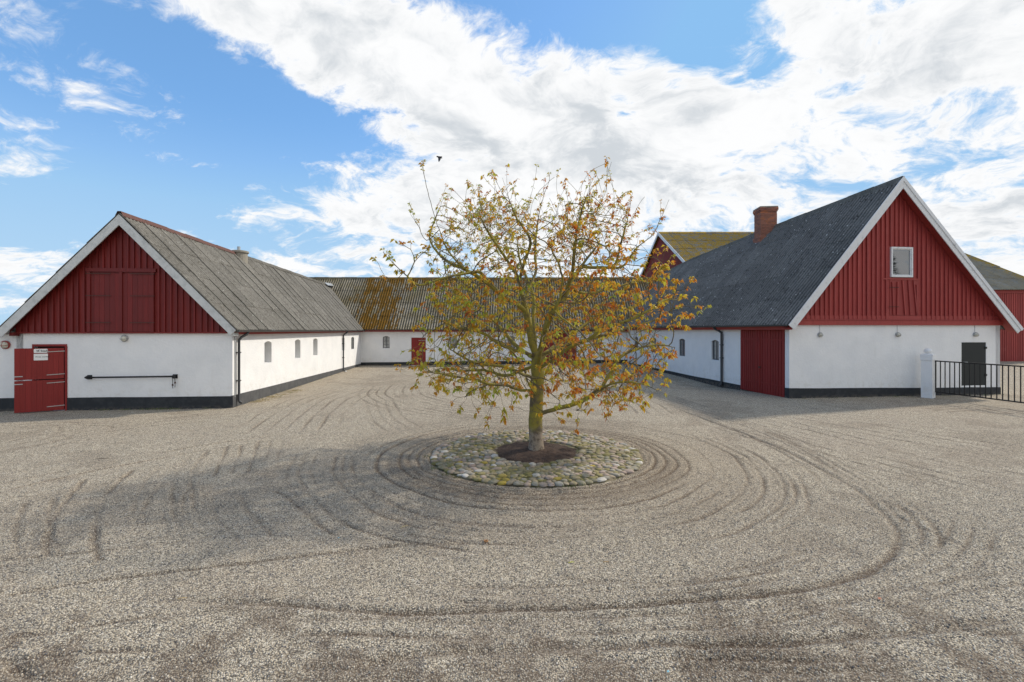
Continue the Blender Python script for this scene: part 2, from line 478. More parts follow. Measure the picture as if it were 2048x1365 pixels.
# gravel: grains a centimetre or so across, brown soil, darkened with painted groove shadow, where the attribute says the tyres and rakes went
def m_gravel(g, p, r):
    at = g.n('ShaderNodeAttribute', out='Fac', attribute_name='soil')
    v1 = g.n('ShaderNodeTexVoronoi', {'Vector': p, 'Scale': 74.0}, out=None)
    v2 = g.n('ShaderNodeTexVoronoi', {'Vector': p, 'Scale': 31.0}, out=None)
    s1 = g.n('ShaderNodeSeparateColor', {0: v1.outputs['Color']}, out=None)
    s2 = g.n('ShaderNodeSeparateColor', {0: v2.outputs['Color']}, out=None)
    stone = g.ramp(s1.outputs[0], [(0.0, (0.07, 0.066, 0.062)), (0.15, (0.19, 0.175, 0.15)), (0.32, (0.48, 0.405, 0.295)),
                             (0.62, (0.63, 0.54, 0.40)), (0.86, (0.74, 0.65, 0.505)), (1.0, (0.84, 0.77, 0.65))])
    big = g.ramp(s2.outputs[1], [(0.0, (0.16, 0.155, 0.155)), (0.5, (0.54, 0.46, 0.34)), (1.0, (0.74, 0.66, 0.53))])
    c = g.mix(g.ss(s2.outputs[0], 0.55, 0.6, 0, 0.55), stone, big)
    gap = g.ss(v1.outputs['Distance'], 0.40, 0.68, 0, 0.8)
    c = g.mix(gap, c, (0.085, 0.068, 0.05))
    patch = g.noise(p, 0.42, 7, 0.62)
    c = g.mix(g.ss(patch, 0.40, 0.70, 0, 0.22), c, (0.30, 0.24, 0.185))
    speck = g.noise(p, 6.5, 6, 0.7)
    c = g.mix(g.ss(speck, 0.50, 0.75, 0, 0.36), c, (0.24, 0.21, 0.175))
    fac = g.m('MULTIPLY', at, g.m('MULTIPLY_ADD', g.ss(g.noise(p, 60, 3, 0.7), 0.38, 0.6), 0.55, 0.45), clamp=True)
    soil = g.mix(g.noise(p, 35, 4, 0.7), (0.070, 0.045, 0.030), (0.135, 0.096, 0.068))  # bare soil brown, deepened to carry the shadow inside the grooves
    c = g.mix(fac, c, soil)
    h = g.m('SUBTRACT', g.m('MULTIPLY', g.m('SUBTRACT', 1.0, v1.outputs['Distance']), 1.0), g.m('MULTIPLY', at, 0.3))
    h = g.m('ADD', h, g.m('MULTIPLY', g.noise(p, 17, 4, 0.6), 1.1))
    return {'Base Color': c, '_bump': (h, 0.75, 0.014), 'Roughness': 0.95}
GRAVEL = material('raked_gravel', m_gravel, **{'Specular IOR Level': 0.2})
def m_pebble(g, p, r):
    c = g.ramp(r, [(0.0, (0.08, 0.08, 0.085)), (0.2, (0.18, 0.17, 0.165)), (0.45, (0.36, 0.31, 0.24)), (0.75, (0.48, 0.415, 0.325)), (0.97, (0.58, 0.52, 0.43)), (1.0, (0.66, 0.62, 0.55))])
    return {'Base Color': c, 'Roughness': 0.85}
PEBBLE = material('loose_pebbles', m_pebble, **{'Specular IOR Level': 0.3})
def m_soil(g, p, r):
    n = g.noise(p, 12, 8, 0.75)
    f = g.noise(p, 60, 4, 0.7)
    c = g.mix(g.ss(n, 0.35, 0.7), (0.045, 0.026, 0.018), (0.10, 0.062, 0.043))
    c = g.mix(g.ss(f, 0.62, 0.75, 0, 0.6), c, (0.24, 0.17, 0.12))
    return {'Base Color': c, '_bump': (g.m('ADD', n, g.m('MULTIPLY', f, 0.5)), 0.9, 0.05), 'Roughness': 0.97}
SOIL = material('dark_planting_soil', m_soil)
def stone_mat(name, c0, c1, mossy):
    def fn(g, p, r):
        n = g.noise(p, 22, 5, 0.65)
        c = g.mix(r, c0, c1)
        c = g.mix(g.ss(n, 0.5, 0.75, 0, 0.5), c, tuple(x * 0.6 for x in c0))
        # lichen gathers in patches of the ring
        ms = g.m('ADD', g.noise(p, 0.9, 4, 0.6), g.m('MULTIPLY', g.m('SUBTRACT', g.noise(p, 16, 4, 0.6), 0.5), 0.5))
        c = g.mix(g.m('MULTIPLY', g.ss(ms, 0.42, 0.58), mossy), c, (0.165, 0.15, 0.05))
        return {'Base Color': c, '_bump': (n, 0.3, 0.01), 'Roughness': 0.85}
    return material(name, fn)
STONES = [stone_mat('grey_fieldstone', (0.29, 0.265, 0.215), (0.39, 0.355, 0.295), 0.6), stone_mat('pink_fieldstone', (0.33, 0.255, 0.21), (0.42, 0.335, 0.285), 0.3),
          stone_mat('olive_fieldstone', (0.235, 0.20, 0.085), (0.31, 0.27, 0.135), 0.9), stone_mat('pale_fieldstone', (0.44, 0.42, 0.375), (0.56, 0.53, 0.48), 0.15),
          stone_mat('tan_fieldstone', (0.29, 0.235, 0.16), (0.37, 0.31, 0.225), 0.6), stone_mat('blue_grey_fieldstone', (0.23, 0.23, 0.215), (0.31, 0.305, 0.285), 0.45),
          stone_mat('yellow_lichened_fieldstone', (0.42, 0.31, 0.05), (0.34, 0.27, 0.07), 0.4)]
def m_bark(g, p, r):
    x = g.n('ShaderNodeSeparateXYZ', {0: p}, out=None)
    n = g.noise(p, 9, 8, 0.72)
    f = g.noise(g.n('ShaderNodeMapping', {'Vector': p, 'Scale': (1, 1, 0.45)}), 42, 5, 0.7)
    li = g.noise(p, 3.2, 6, 0.7)
    c = g.mix(g.ss(n, 0.35, 0.7), (0.155, 0.125, 0.075), (0.085, 0.07, 0.048))
    c = g.mix(g.ss(li, 0.36, 0.54, 0, 0.9), c, (0.30, 0.25, 0.035))
    pale = g.ss(x.outputs[2], 0.62, 0.38)
    c = g.mix(g.m('MULTIPLY', pale, 0.92), c, g.mix(g.ss(n, 0.46, 0.58), (0.33, 0.27, 0.215), (0.14, 0.105, 0.085)))
    c = g.mix(g.ss(f, 0.56, 0.7, 0, 0.5), c, (0.05, 0.042, 0.03))
    return {'Base Color': c, '_bump': (g.m('ADD', n, f), 0.6, 0.015), 'Roughness': 0.9}
BARK = material('lichened_bark', m_bark)
TWIG = material('twig_bark', lambda g, p, r: {'Base Color': g.mix(g.ss(g.noise(p, 3, 5, 0.6), 0.4, 0.6), (0.10, 0.08, 0.055), (0.20, 0.165, 0.05)), 'Roughness': 0.85})
def m_leaf(g, p, r):
    t = g.n('ShaderNodeAttribute', out='Fac', attribute_name='tint')
    c = g.ramp(t, [(0.0, (0.40, 0.08, 0.015)), (0.2, (0.56, 0.17, 0.02)), (0.38, (0.66, 0.34, 0.03)), (0.58, (0.60, 0.46, 0.04)), (0.78, (0.42, 0.43, 0.05)), (1.0, (0.30, 0.44, 0.04))])
    return {'Base Color': c, 'Roughness': 0.5, '_trans': 0.5}
LEAF = material('young_bronze_leaves', m_leaf)
GRASS = material('grass_blades', lambda g, p, r: {'Base Color': g.mix(g.ss(g.noise(p, 9, 3), 0.4, 0.6), (0.09, 0.13, 0.03), (0.16, 0.17, 0.05)), 'Roughness': 0.7})
DRYGRASS = material('dry_grass', lambda g, p, r: {'Base Color': g.mix(g.ss(g.noise(p, 5, 4), 0.45, 0.6), (0.36, 0.27, 0.11), (0.20, 0.19, 0.06)), 'Roughness': 0.8})

# ------------------------------------------------------------------ ground
def sstep(x, a, b):
    t = np.clip((np.asarray(x, float) - a) / (b - a), 0, 1)
    return t * t * (3 - 2 * t)
def gz(x, y):
    """broad lie of the land"""
    x = np.asarray(x, float); y = np.asarray(y, float)
    z = 0.16 * sstep(y, 27, 34) * sstep(x, -9, 6)
    z = z - 0.13 * np.exp(-((x - 9.6) / 2.2) ** 2 - ((y - 22.8) / 2.6) ** 2)
    z = z + 0.04 * np.sin(x * 0.35 + 1.0) * np.sin(y * 0.3) * sstep(y, 6, 12) * (1 - sstep(y, 26, 30)) * (1 - sstep(np.abs(x), 8, 10))
    return z
def GP(px, py):
    Y = 943 * H_EYE / (py - 661)
    return ((px - 1024) / 943 * Y, Y)
TREE = (0.50, 10.02)

def axis_pts(seq):
    out = [seq[0][0]]
    for a, b, st0, st1 in seq:
        x = a
        n = 0
        while x < b - 1e-6:
            t = (x - a) / (b - a)
            x = min(b, x + lerp(st0, st1, t))
            out.append(x)
    return np.array(out)
gx = axis_pts([(-700, -40, 90, 8), (-40, -18, 4, 0.5), (-18, -9, 0.22, 0.045), (-9, 10, 0.04, 0.04), (10, 22, 0.045, 0.22), (22, 50, 0.5, 4), (50, 700, 8, 90)])
gy = axis_pts([(-700, -20, 90, 6), (-20, 2.6, 3, 0.2), (2.6, 12, 0.026, 0.042), (12, 36, 0.045, 0.13), (36, 70, 0.5, 5), (70, 700, 8, 90)])
GX, GY = np.meshgrid(gx, gy)
def vnoise(x, y, f, seed):
    """cheap smooth value noise on arrays"""
    r = np.random.default_rng(seed).random((257, 257))
    u, v = x * f + 1000.0, y * f + 1000.0
    iu, iv = np.floor(u).astype(int), np.floor(v).astype(int)
    fu, fv = u - iu, v - iv
    fu, fv = fu * fu * (3 - 2 * fu), fv * fv * (3 - 2 * fv)
    a, b, c, d = r[iu % 257, iv % 257], r[(iu + 1) % 257, iv % 257], r[iu % 257, (iv + 1) % 257], r[(iu + 1) % 257, (iv + 1) % 257]
    return (a * (1 - fu) + b * fu) * (1 - fv) + (c * (1 - fu) + d * fu) * fv
Z = gz(GX, GY)
soil = np.zeros_like(Z)
# work only where the camera can see marks
m_in = (GX > -19) & (GX < 23) & (GY > 2.5) & (GY < 36)
X, Y = GX[m_in], GY[m_in]
wob = (vnoise(X, Y, 0.9, 1) - 0.5) * 0.16 + (vnoise(X, Y, 3.1, 2) - 0.5) * 0.05
brk = vnoise(X, Y, 0.8, 3)
brk2 = vnoise(X, Y, 2.6, 4)
brk3 = vnoise(X, Y, 9.0, 44)
h = np.zeros_like(X)
so = np.zeros_like(X)
gi = [0]
def mark(d, w, depth, s, along=1.0, cont=0.0):
    w = w * 0.66
    """one groove: sunk line with small shoulders; d signed distance"""
    global h, so
    g0 = np.exp(-(d / w) ** 2)
    sh = np.exp(-((np.abs(d) - 1.9 * w) / (0.9 * w)) ** 2)
    gi[0] += 1
    loc_ = vnoise(X, Y, 0.55, 100 + gi[0])
    k = along * np.clip(0.30 + 1.9 * (0.45 * brk + 0.35 * brk2 + 0.2 * brk3 - 0.26), 0, 1) * np.clip(0.35 + 1.5 * (loc_ - 0.22), 0, 1)
    k = np.maximum(k, cont * along * (0.55 + 0.45 * loc_))
    h = h - g0 * depth * 1.5 * k + sh * depth * 0.75 * k
    so = np.maximum(so, np.clip(g0 * (0.25 + s) * k * 1.45, 0, 1))
def polyd(pts):
    """distance to a smoothed polyline, with the position along it 0..1"""
    P = [np.array(p, float) for p in pts]
    Q = []
    for i in range(len(P) - 1):
        p0, p1, p2, p3 = P[max(i - 1, 0)], P[i], P[i + 1], P[min(i + 2, len(P) - 1)]
        for t in np.linspace(0, 1, 6)[:-1]:
            Q.append(0.5 * ((2 * p1) + (-p0 + p2) * t + (2 * p0 - 5 * p1 + 4 * p2 - p3) * t * t + (-p0 + 3 * p1 - 3 * p2 + p3) * t ** 3))
    Q.append(P[-1])
    best = np.full(X.shape, 9.0); sg = np.ones_like(X); al = np.zeros_like(X)
    for i in range(len(Q) - 1):
        a, b = Q[i], Q[i + 1]
        ab = b - a
        L = ab @ ab
        if L < 1e-9: continue
        t = np.clip(((X - a[0]) * ab[0] + (Y - a[1]) * ab[1]) / L, 0, 1)
        dx, dy = X - a[0] - ab[0] * t, Y - a[1] - ab[1] * t
        d = np.hypot(dx, dy)
        m = d < best
        best[m] = d[m]
        sg[m] = np.sign(dx * ab[1] - dy * ab[0])[m]
        al[m] = ((i + t) / (len(Q) - 1))[m]
    return best * sg + wob * 0.6, al
def ends(al, e=0.08):
    return np.clip(al / e, 0, 1) * np.clip((1 - al) / e, 0, 1)
rt = np.hypot(X - TREE[0], Y - TREE[1])
th = np.degrees(np.arctan2(Y - TREE[1], X - TREE[0]))
# rake rings round the stone bed
for r0, w, dp, s, a0, a1 in [(2.42, .045, .022, .9, -180, 180), (2.60, .04, .018, .8, -180, 180), (2.78, .045, .02, .85, -180, 180), (3.0, .04, .014, .6, -180, 60),
                         (3.2, .05, .018, .8, 100, 330), (3.45, .04, .012, .5, -180, 180), (3.75, .045, .014, .5, -150, -20), (4.05, .05, .016, .55, -80, 60),
                         (4.3, .04, .012, .4, -60, 40), (4.6, .05, .016, .5, -75, 25), (4.9, .04, .01, .35, -65, 10), (3.7, .04, .012, .5, 40, 140), (4.1, .04, .01, .4, 30, 150),
                         (5.6, .05, .012, .35, -110, -60), (2.3, .03, .012, .5, -180, 180)]:
    t = (th - a0) % 360
    span = (a1 - a0)
    al = np.where(t <= span, np.clip(t / 20, 0, 1) * np.clip((span - t) / 20, 0, 1), 0) if span < 360 else 1.0
    mark(rt - r0 + wob * 0.8, w, dp, s, al, 1.0 if r0 < 3.3 else .6)
FAM = [
    ([(0, 900), (160, 870), (330, 846), (480, 838)], 4, .55, .05, .010, .35),
    ([(60, 1000), (40, 1060), (60, 1130)], 3, .30, .045, .012, .45),
    ([(350, 960), (330, 1010), (345, 1070)], 3, .22, .045, .012, .5),
    ([(400, 900), (360, 960), (390, 1060)], 2, .25, .045, .014, .6),
    ([(620, 900), (600, 960), (660, 1030), (780, 1080), (960, 1105)], 3, .20, .045, .014, .6),
    ([(700, 900), (690, 950), (760, 1010), (880, 1050), (1060, 1065), (1240, 1050)], 3, .17, .045, .013, .55),
    ([(0, 1110), (200, 1095), (420, 1070), (600, 1040)], 2, .2, .045, .010, .45),
    ([(0, 1330), (250, 1310), (500, 1318), (760, 1340)], 2, .13, .045, .014, .6),
    ([(900, 1190), (1200, 1182), (1500, 1150), (1650, 1110)], 3, .14, .045, .010, .45),
    ([(1250, 1340), (1500, 1325), (1750, 1330), (2047, 1320)], 2, .12, .05, .016, .7),
    ([(1500, 1250), (1750, 1190), (1900, 1120), (1960, 1040)], 3, .2, .045, .012, .45),
    # (pixel polyline on the ground, copies, spacing, width, depth, soil)
    ([(1300, 800), (1500, 872), (1660, 950), (1760, 1020), (1805, 1080), (1770, 1130), (1640, 1175), (1400, 1205), (1000, 1222), (600, 1215), (250, 1200)], 1, .1, .07, .026, 1.0),
    ([(1300, 780), (1530, 860), (1720, 960), (1830, 1040), (1850, 1100)], 3, .17, .05, .014, .5),
    ([(1200, 760), (1420, 830), (1600, 910), (1700, 980)], 4, .22, .045, .012, .5),
    ([(0, 1192), (200, 1160), (560, 1122), (800, 1095), (1100, 1084)], 1, .1, .05, .022, .95),
    ([(0, 1278), (180, 1250), (330, 1225)], 1, .1, .05, .02, .9),
    ([(700, 1345), (900, 1305), (1300, 1292), (1800, 1268), (2047, 1240)], 1, .1, .08, .03, 1.0),
    ([(1300, 1265), (1600, 1230), (1900, 1180), (2047, 1150)], 2, .2, .05, .014, .55),
    ([(455, 985), (470, 1035), (510, 1085)], 2, .35, .05, .02, .85),
    ([(565, 975), (620, 1015), (690, 1068)], 2, .3, .05, .02, .85),
    ([(290, 935), (245, 990), (238, 1060), (250, 1115)], 2, .4, .05, .018, .75),
    ([(175, 955), (130, 1010), (105, 1070), (110, 1115)], 1, .4, .05, .018, .7),
    ([(0, 975), (180, 938), (400, 898), (640, 865)], 2, .5, .05, .012, .5),
    ([(480, 890), (462, 950)], 3, .28, .04, .014, .6),
    ([(540, 880), (528, 925)], 3, .25, .04, .014, .6),
    ([(0, 855), (120, 848), (140, 862), (90, 885), (0, 900)], 2, .4, .05, .012, .5),
    ([(160, 850), (230, 850), (235, 865)], 2, .3, .05, .012, .5),
    ([(840, 772), (800, 768), (790, 790), (850, 812), (960, 826), (1060, 828)], 9, .34, .05, .016, .7),
    ([(560, 870), (650, 800), (760, 765), (840, 745)], 7, .42, .05, .014, .55),
    ([(760, 800), (770, 830), (810, 862)], 4, .3, .05, .014, .55),
    ([(1180, 745), (1260, 752), (1340, 775)], 8, .45, .05, .014, .45),
    ([(1080, 762), (1180, 770), (1260, 800), (1300, 830)], 5, .35, .05, .012, .45),
    ([(1450, 835), (1700, 900), (2047, 985)], 7, .42, .05, .010, .38),
    ([(1600, 830), (1850, 870), (2047, 900)], 6, .5, .05, .010, .35),
    ([(1850, 820), (1950, 815), (2047, 830)], 4, .35, .06, .010, .5),
    ([(1780, 1000), (1900, 1050), (2047, 1110)], 4, .3, .05, .010, .4),
    ([(1400, 870), (1520, 930), (1560, 990), (1500, 1040)], 3, .22, .05, .014, .55),
    ([(1890, 1230), (1960, 1270), (2047, 1268)], 1, .2, .06, .02, .9),
    ([(20, 1310), (60, 1350), (90, 1364)], 1, .2, .07, .02, .9),
    ([(1100, 1150), (1350, 1165), (1600, 1105), (1700, 1098)], 1, .2, .04, .01, .5),
    ([(560, 1250), (900, 1262), (1200, 1250), (1500, 1232)], 2, .22, .05, .012, .6),
]
for pl, n, sp, w, dp, s in FAM:
    d, al = polyd([GP(*q) for q in pl])
    e = ends(al)
    for k in range(n):
        mark(d - (k - (n - 1) / 2) * sp, w, dp, s * (0.75 + 0.25 * ((k * 7) % 3) / 2), e, .75 if n == 1 else .35)
# thin worn patches near the veranda, where the soil shows through
pt = sstep(vnoise(X, Y, 0.9, 11) * 0.45 + vnoise(X, Y, 3.3, 12) * 0.35 + brk3 * .2 + .12 * (1 - sstep(Y, 3.6, 4.6)), 0.50, 0.66) * (1 - sstep(Y, 4.0, 5.4))
so = np.maximum(so, pt * 0.75)
pt2 = sstep(vnoise(X, Y, 0.7, 13) * 0.6 + vnoise(X, Y, 2.3, 14) * 0.4, 0.58, 0.72)
so = np.maximum(so, pt2 * 0.28)
# the worn wheel band just outside the stones is browner
so = np.maximum(so, np.exp(-((rt - 2.75) / 0.45) ** 2) * 0.45 * (0.5 + brk))
so = np.maximum(so, np.exp(-((rt - 3.9) / 0.5) ** 2) * 0.22 * (0.4 + brk))
h += (vnoise(X, Y, 4.5, 5) - 0.5) * 0.012 + (vnoise(X, Y, 11, 6) - 0.5) * 0.008
# flatten under the stone bed
h = np.where(rt < 2.24, -0.03 + 0 * h, h)
Z[m_in] += h
soil[m_in] = np.clip(so, 0, 1)
nx, ny = len(gx), len(gy)
verts = np.stack([GX.ravel(), GY.ravel(), Z.ravel()], 1)
idx = np.arange(nx * ny).reshape(ny, nx)
quads = np.stack([idx[:-1, :-1].ravel(), idx[:-1, 1:].ravel(), idx[1:, 1:].ravel(), idx[1:, :-1].ravel()], 1)
me = bpy.data.meshes.new('gravel_yard')
me.vertices.add(len(verts)); me.vertices.foreach_set('co', verts.ravel())
me.loops.add(quads.size); me.loops.foreach_set('vertex_index', quads.ravel().astype(np.int32))
me.polygons.add(len(quads)); me.polygons.foreach_set('loop_start', np.arange(0, quads.size, 4, dtype=np.int32))
me.update(calc_edges=True)
me.polygons.foreach_set('use_smooth', np.ones(len(quads), bool))
at = me.attributes.new('soil', 'FLOAT', 'POINT'); at.data.foreach_set('value', soil.ravel().astype(np.float32))
dens = (1 - sstep(GY, 5.5, 9.5)) * ((GY > 2.7) & (np.abs(GX) < GY * 1.12 + 0.8)) * np.clip(1 - 0.75 * soil, 0, 1)
at = me.attributes.new('peb', 'FLOAT', 'POINT'); at.data.foreach_set('value', dens.ravel().astype(np.float32))
me.materials.append(GRAVEL)
ground = bpy.data.objects.new('gravel_yard', me)
COL.objects.link(ground)
tag(ground, kind='structure')

def gh(x, y):
    """final ground height at a point"""
    i = int(np.clip(np.searchsorted(gx, x) - 1, 0, nx - 2)); j = int(np.clip(np.searchsorted(gy, y) - 1, 0, ny - 2))
    u = (x - gx[i]) / (gx[i + 1] - gx[i]); v = (y - gy[j]) / (gy[j + 1] - gy[j])
    return float((Z[j, i] * (1 - u) + Z[j, i + 1] * u) * (1 - v) + (Z[j + 1, i] * (1 - u) + Z[j + 1, i + 1] * u) * v)

# loose pebbles lying on the near gravel (geometry nodes instances, stuff)
bmv = MB()
ico = [(0, 0, -1), (.72, -.53, -.45), (-.28, -.85, -.45), (-.89, 0, -.45), (-.28, .85, -.45), (.72, .53, -.45), (.28, -.85, .45), (-.72, -.53, .45), (-.72, .53, .45), (.28, .85, .45), (.89, 0, .45), (0, 0, 1)]
icf = [(0, 1, 2), (1, 0, 5), (0, 2, 3), (0, 3, 4), (0, 4, 5), (1, 5, 10), (2, 1, 6), (3, 2, 7), (4, 3, 8), (5, 4, 9), (1, 10, 6), (2, 6, 7), (3, 7, 8), (4, 8, 9), (5, 9, 10), (6, 10, 11), (7, 6, 11), (8, 7, 11), (9, 8, 11), (10, 9, 11)]
pm = bpy.data.meshes.new('pebble_shape')
pm.from_pydata([(x * random.uniform(.8, 1.15), y * random.uniform(.7, 1), z * .68) for x, y, z in ico], [], icf)
pm.materials.append(PEBBLE)
pm.polygons.foreach_set('use_smooth', [True] * 20)
pebo = bpy.data.objects.new('gravel_pebbles', bpy.data.meshes.new('gravel_pebbles'))
COL.objects.link(pebo)
tag(pebo, 'loose grey and beige pebbles strewn over the near gravel', 'gravel', kind='stuff')
ng = bpy.data.node_groups.new('scatter_pebbles', 'GeometryNodeTree')
ng.interface.new_socket('Geometry', in_out='OUTPUT', socket_type='NodeSocketGeometry')
G = NT(ng)
src = bpy.data.objects.new('pebble_shape', pm)   # data only, never linked to the scene
oi = G.n('GeometryNodeObjectInfo', {'Object': ground}, out='Geometry')
na = G.n('GeometryNodeInputNamedAttribute', {'Name': 'peb'}, out='Attribute', data_type='FLOAT')
dp = G.n('GeometryNodeDistributePointsOnFaces', {'Mesh': oi, 'Density': G.m('MULTIPLY', na, 2100.0), 'Seed': 3}, out=None, distribute_method='RANDOM')
pobj = G.n('GeometryNodeObjectInfo', {'Object': src}, out='Geometry')
rr = G.n('FunctionNodeRandomValue', {'Min': 0.0, 'Max': 1.0}, out=1, data_type='FLOAT')
sc = G.m('MULTIPLY_ADD', G.m('POWER', rr, 3.0), 0.0078, 0.0042)
rot_ = G.n('FunctionNodeRandomValue', {0: (-0.6, -0.6, 0.0), 1: (0.6, 0.6, 6.28), 'Seed': 5}, out=0, data_type='FLOAT_VECTOR')
iop = G.n('GeometryNodeInstanceOnPoints', {'Points': dp.outputs[0], 'Instance': pobj, 'Rotation': rot_, 'Scale': sc})
go = ng.nodes.new('NodeGroupOutput')
ng.links.new(iop, go.inputs[0])
md = pebo.modifiers.new('scatter', 'NODES'); md.node_group = ng

# ------------------------------------------------------------------ building helpers
def wall(parent, fr, s0, s1, zb, zt, ops, mat=PLASTER, name='wall'):
    """plastered wall face with real openings and reveals; zt may be a function of s. ops: (s0, s1, z0, z1, arch_rise, depth)"""
    ztf = zt if callable(zt) else (lambda s: zt)
    mb = MB()
    br = {s0, s1}
    for o in ops:
        n = 8 if o[4] > 0 else 1
        for i in range(n + 1):
            br.add(lerp(o[0], o[1], i / n))
    x = s0
    while x < s1: br.add(x); x += 2.5
    br = sorted(br)
    def top(o, s):
        if o[4] <= 0: return o[3]
        u = (s - (o[0] + o[1]) / 2) / ((o[1] - o[0]) / 2)
        return o[3] - o[4] * u * u
    for a, b in zip(br[:-1], br[1:]):
        if b - a < 1e-5: continue
        mid = (a + b) / 2
        o = next((q for q in ops if q[0] - 1e-6 <= mid <= q[1] + 1e-6), None)
        P = fr.P
        if o is None:
            mb.add([P(a, 0, zb), P(b, 0, zb), P(b, 0, ztf(b)), P(a, 0, ztf(a))], [(0, 1, 2, 3)])
        else:
            if o[2] > zb:
                mb.add([P(a, 0, zb), P(b, 0, zb), P(b, 0, o[2]), P(a, 0, o[2])], [(0, 1, 2, 3)])
                mb.add([P(a, 0, o[2]), P(b, 0, o[2]), P(b, -o[5], o[2] + .03), P(a, -o[5], o[2] + .03)], [(0, 1, 2, 3)])
            mb.add([P(a, 0, top(o, a)), P(b, 0, top(o, b)), P(b, 0, ztf(b)), P(a, 0, ztf(a))], [(0, 1, 2, 3)])
            mb.add([P(a, 0, top(o, a)), P(b, 0, top(o, b)), P(b, -o[5], top(o, b)), P(a, -o[5], top(o, a))], [(3, 2, 1, 0)])
    for o in ops:
        for s_ in (o[0], o[1]):
            mb.add([fr.P(s_, 0, max(o[2], zb)), fr.P(s_, -o[5], max(o[2], zb)), fr.P(s_, -o[5], top(o, s_)), fr.P(s_, 0, top(o, s_))], [(0, 1, 2, 3)])
    return mb.build(name, mat, parent)

def arched_window(parent, fr, o, frame_mat, glass=GLASS, cols=2, rows=3, bar=0.018):
    """frame with glass and muntins set at the back of opening o"""
    a, b, z0, z1, rise, dep = o
    d0 = -dep
    def top(s):
        u = (s - (a + b) / 2) / ((b - a) / 2)
        return z1 - rise * u * u
    fm = MB()
    w = 0.035
    fm.box(fr, a, b, d0, d0 + .05, z0, z0 + w + .03)
    fm.box(fr, a, a + w, d0, d0 + .05, z0, top(a))
    fm.box(fr, b - w, b, d0, d0 + .05, z0, top(b))
    n = 8
    for i in range(n):
        s0, s1 = lerp(a, b, i / n), lerp(a, b, (i + 1) / n)
        P = fr.P
        fm.hexa([P(s0, d0, top(s0) - w), P(s1, d0, top(s1) - w), P(s1, d0 + .05, top(s1) - w), P(s0, d0 + .05, top(s0) - w),
                 P(s0, d0, top(s0)), P(s1, d0, top(s1)), P(s1, d0 + .05, top(s1)), P(s0, d0 + .05, top(s0))])
    f = fm.build('window', frame_mat, parent)
    g = MB()
    pts = [fr.P(a, d0 + .012, z0), fr.P(b, d0 + .012, z0)] + [fr.P(lerp(b, a, i / n), d0 + .012, top(lerp(b, a, i / n))) for i in range(n + 1)]
    g.prism(pts, fr.n * -.006)
    g.build('pane', glass, f)
    for i in range(1, cols):
        q = MB(); s = lerp(a, b, i / cols)
        q.box(fr, s - bar / 2, s + bar / 2, d0 + .014, d0 + .045, z0 + w, top(s) - w)
        q.build('muntin', frame_mat, f)
    for j in range(1, rows):
        q = MB(); z = lerp(z0, z1 - rise, j / rows)
        q.box(fr, a + w, b - w, d0 + .014, d0 + .04, z - bar / 2, z + bar / 2)
        q.build('muntin', frame_mat, f)
    return f

PITCH = 0.177
def roof(parent, P, L, Hs, cols, rows, mat, lift=0.022, amp=0.024, name='roof_sheet', skip=None, jitter=0.006, seg=6, seam=0.010, near=False):
    """corrugated sheets on the surface P(u, v): u along the eave in 0..1, v from eave to ridge; every sheet an object"""
    per = max(1, round(L / cols / PITCH))
    for i in range(cols):
        for j in range(rows):
            if skip and skip(i, j): continue
            u0, u1 = i / cols, (i + 1) / cols
            v0, v1 = max(0, j / rows - 0.012), (j + 1) / rows
            c = P((u0 + u1) / 2, (v0 + v1) / 2)
            du = P(min(1, u1), (v0 + v1) / 2) - P(u0, (v0 + v1) / 2)
            dv = P((u0 + u1) / 2, v1) - P((u0 + u1) / 2, v0)
            nrm = du.cross(dv).normalized()
            if nrm.z < 0: nrm = -nrm
            jt = random.uniform(0, jitter)
            k0, k1 = random.uniform(-jitter, jitter), random.uniform(-jitter, jitter)
            n = per * seg
            sm_ = (.35, 1.1, .8, 1.25, .5)[i % 5] * random.uniform(.8, 1.2)
            vs, fs, rib = [], [], []
            sl = random.uniform(-.5, .5) * .012
            for q in range(n + 1):
                t = q / n
                u = lerp(u0, u1, t)
                a = amp * math.cos(2 * math.pi * t * per)
                # the last rib laps over the neighbour
                lap = seam * max(0, 1 - (1 - t) * per / .6) if t > .5 else 0
                if near: lap = seam * sm_ * max(0, 1 - t * 1.6)
                base = a + jt + lap + k0 * t + k1 * (1 - t)
                p0, p1 = P(u, v0) - dv.normalized() * sl, P(u, v1)
                vs += [p0 + nrm * (base + lift - .011), p0 + nrm * (base + lift), p1 + nrm * base]
                rib += [a / amp * .5 + .5] * 3
            for q in range(n):
                a = q * 3
                fs += [(a, a + 3, a + 4, a + 1), (a + 1, a + 4, a + 5, a + 2)]
            # cut edges of the sheet at both sides
            for e in (0, n):
                k_ = len(vs)
                rib += [0, 0]
                vs += [vs[e * 3 + 1] - nrm * (.03 if near else .008), vs[e * 3 + 2] - nrm * (.03 if near else .008)]
                fs.append((e * 3 + 1, e * 3 + 2, k_ + 1, k_))
            mb = MB()
            mb.add(vs, fs)
            o = mb.build(name, mat, parent, smooth=False)
            at_ = o.data.attributes.new('rib', 'FLOAT', 'POINT'); at_.data.foreach_set('value', np.array(rib, np.float32))

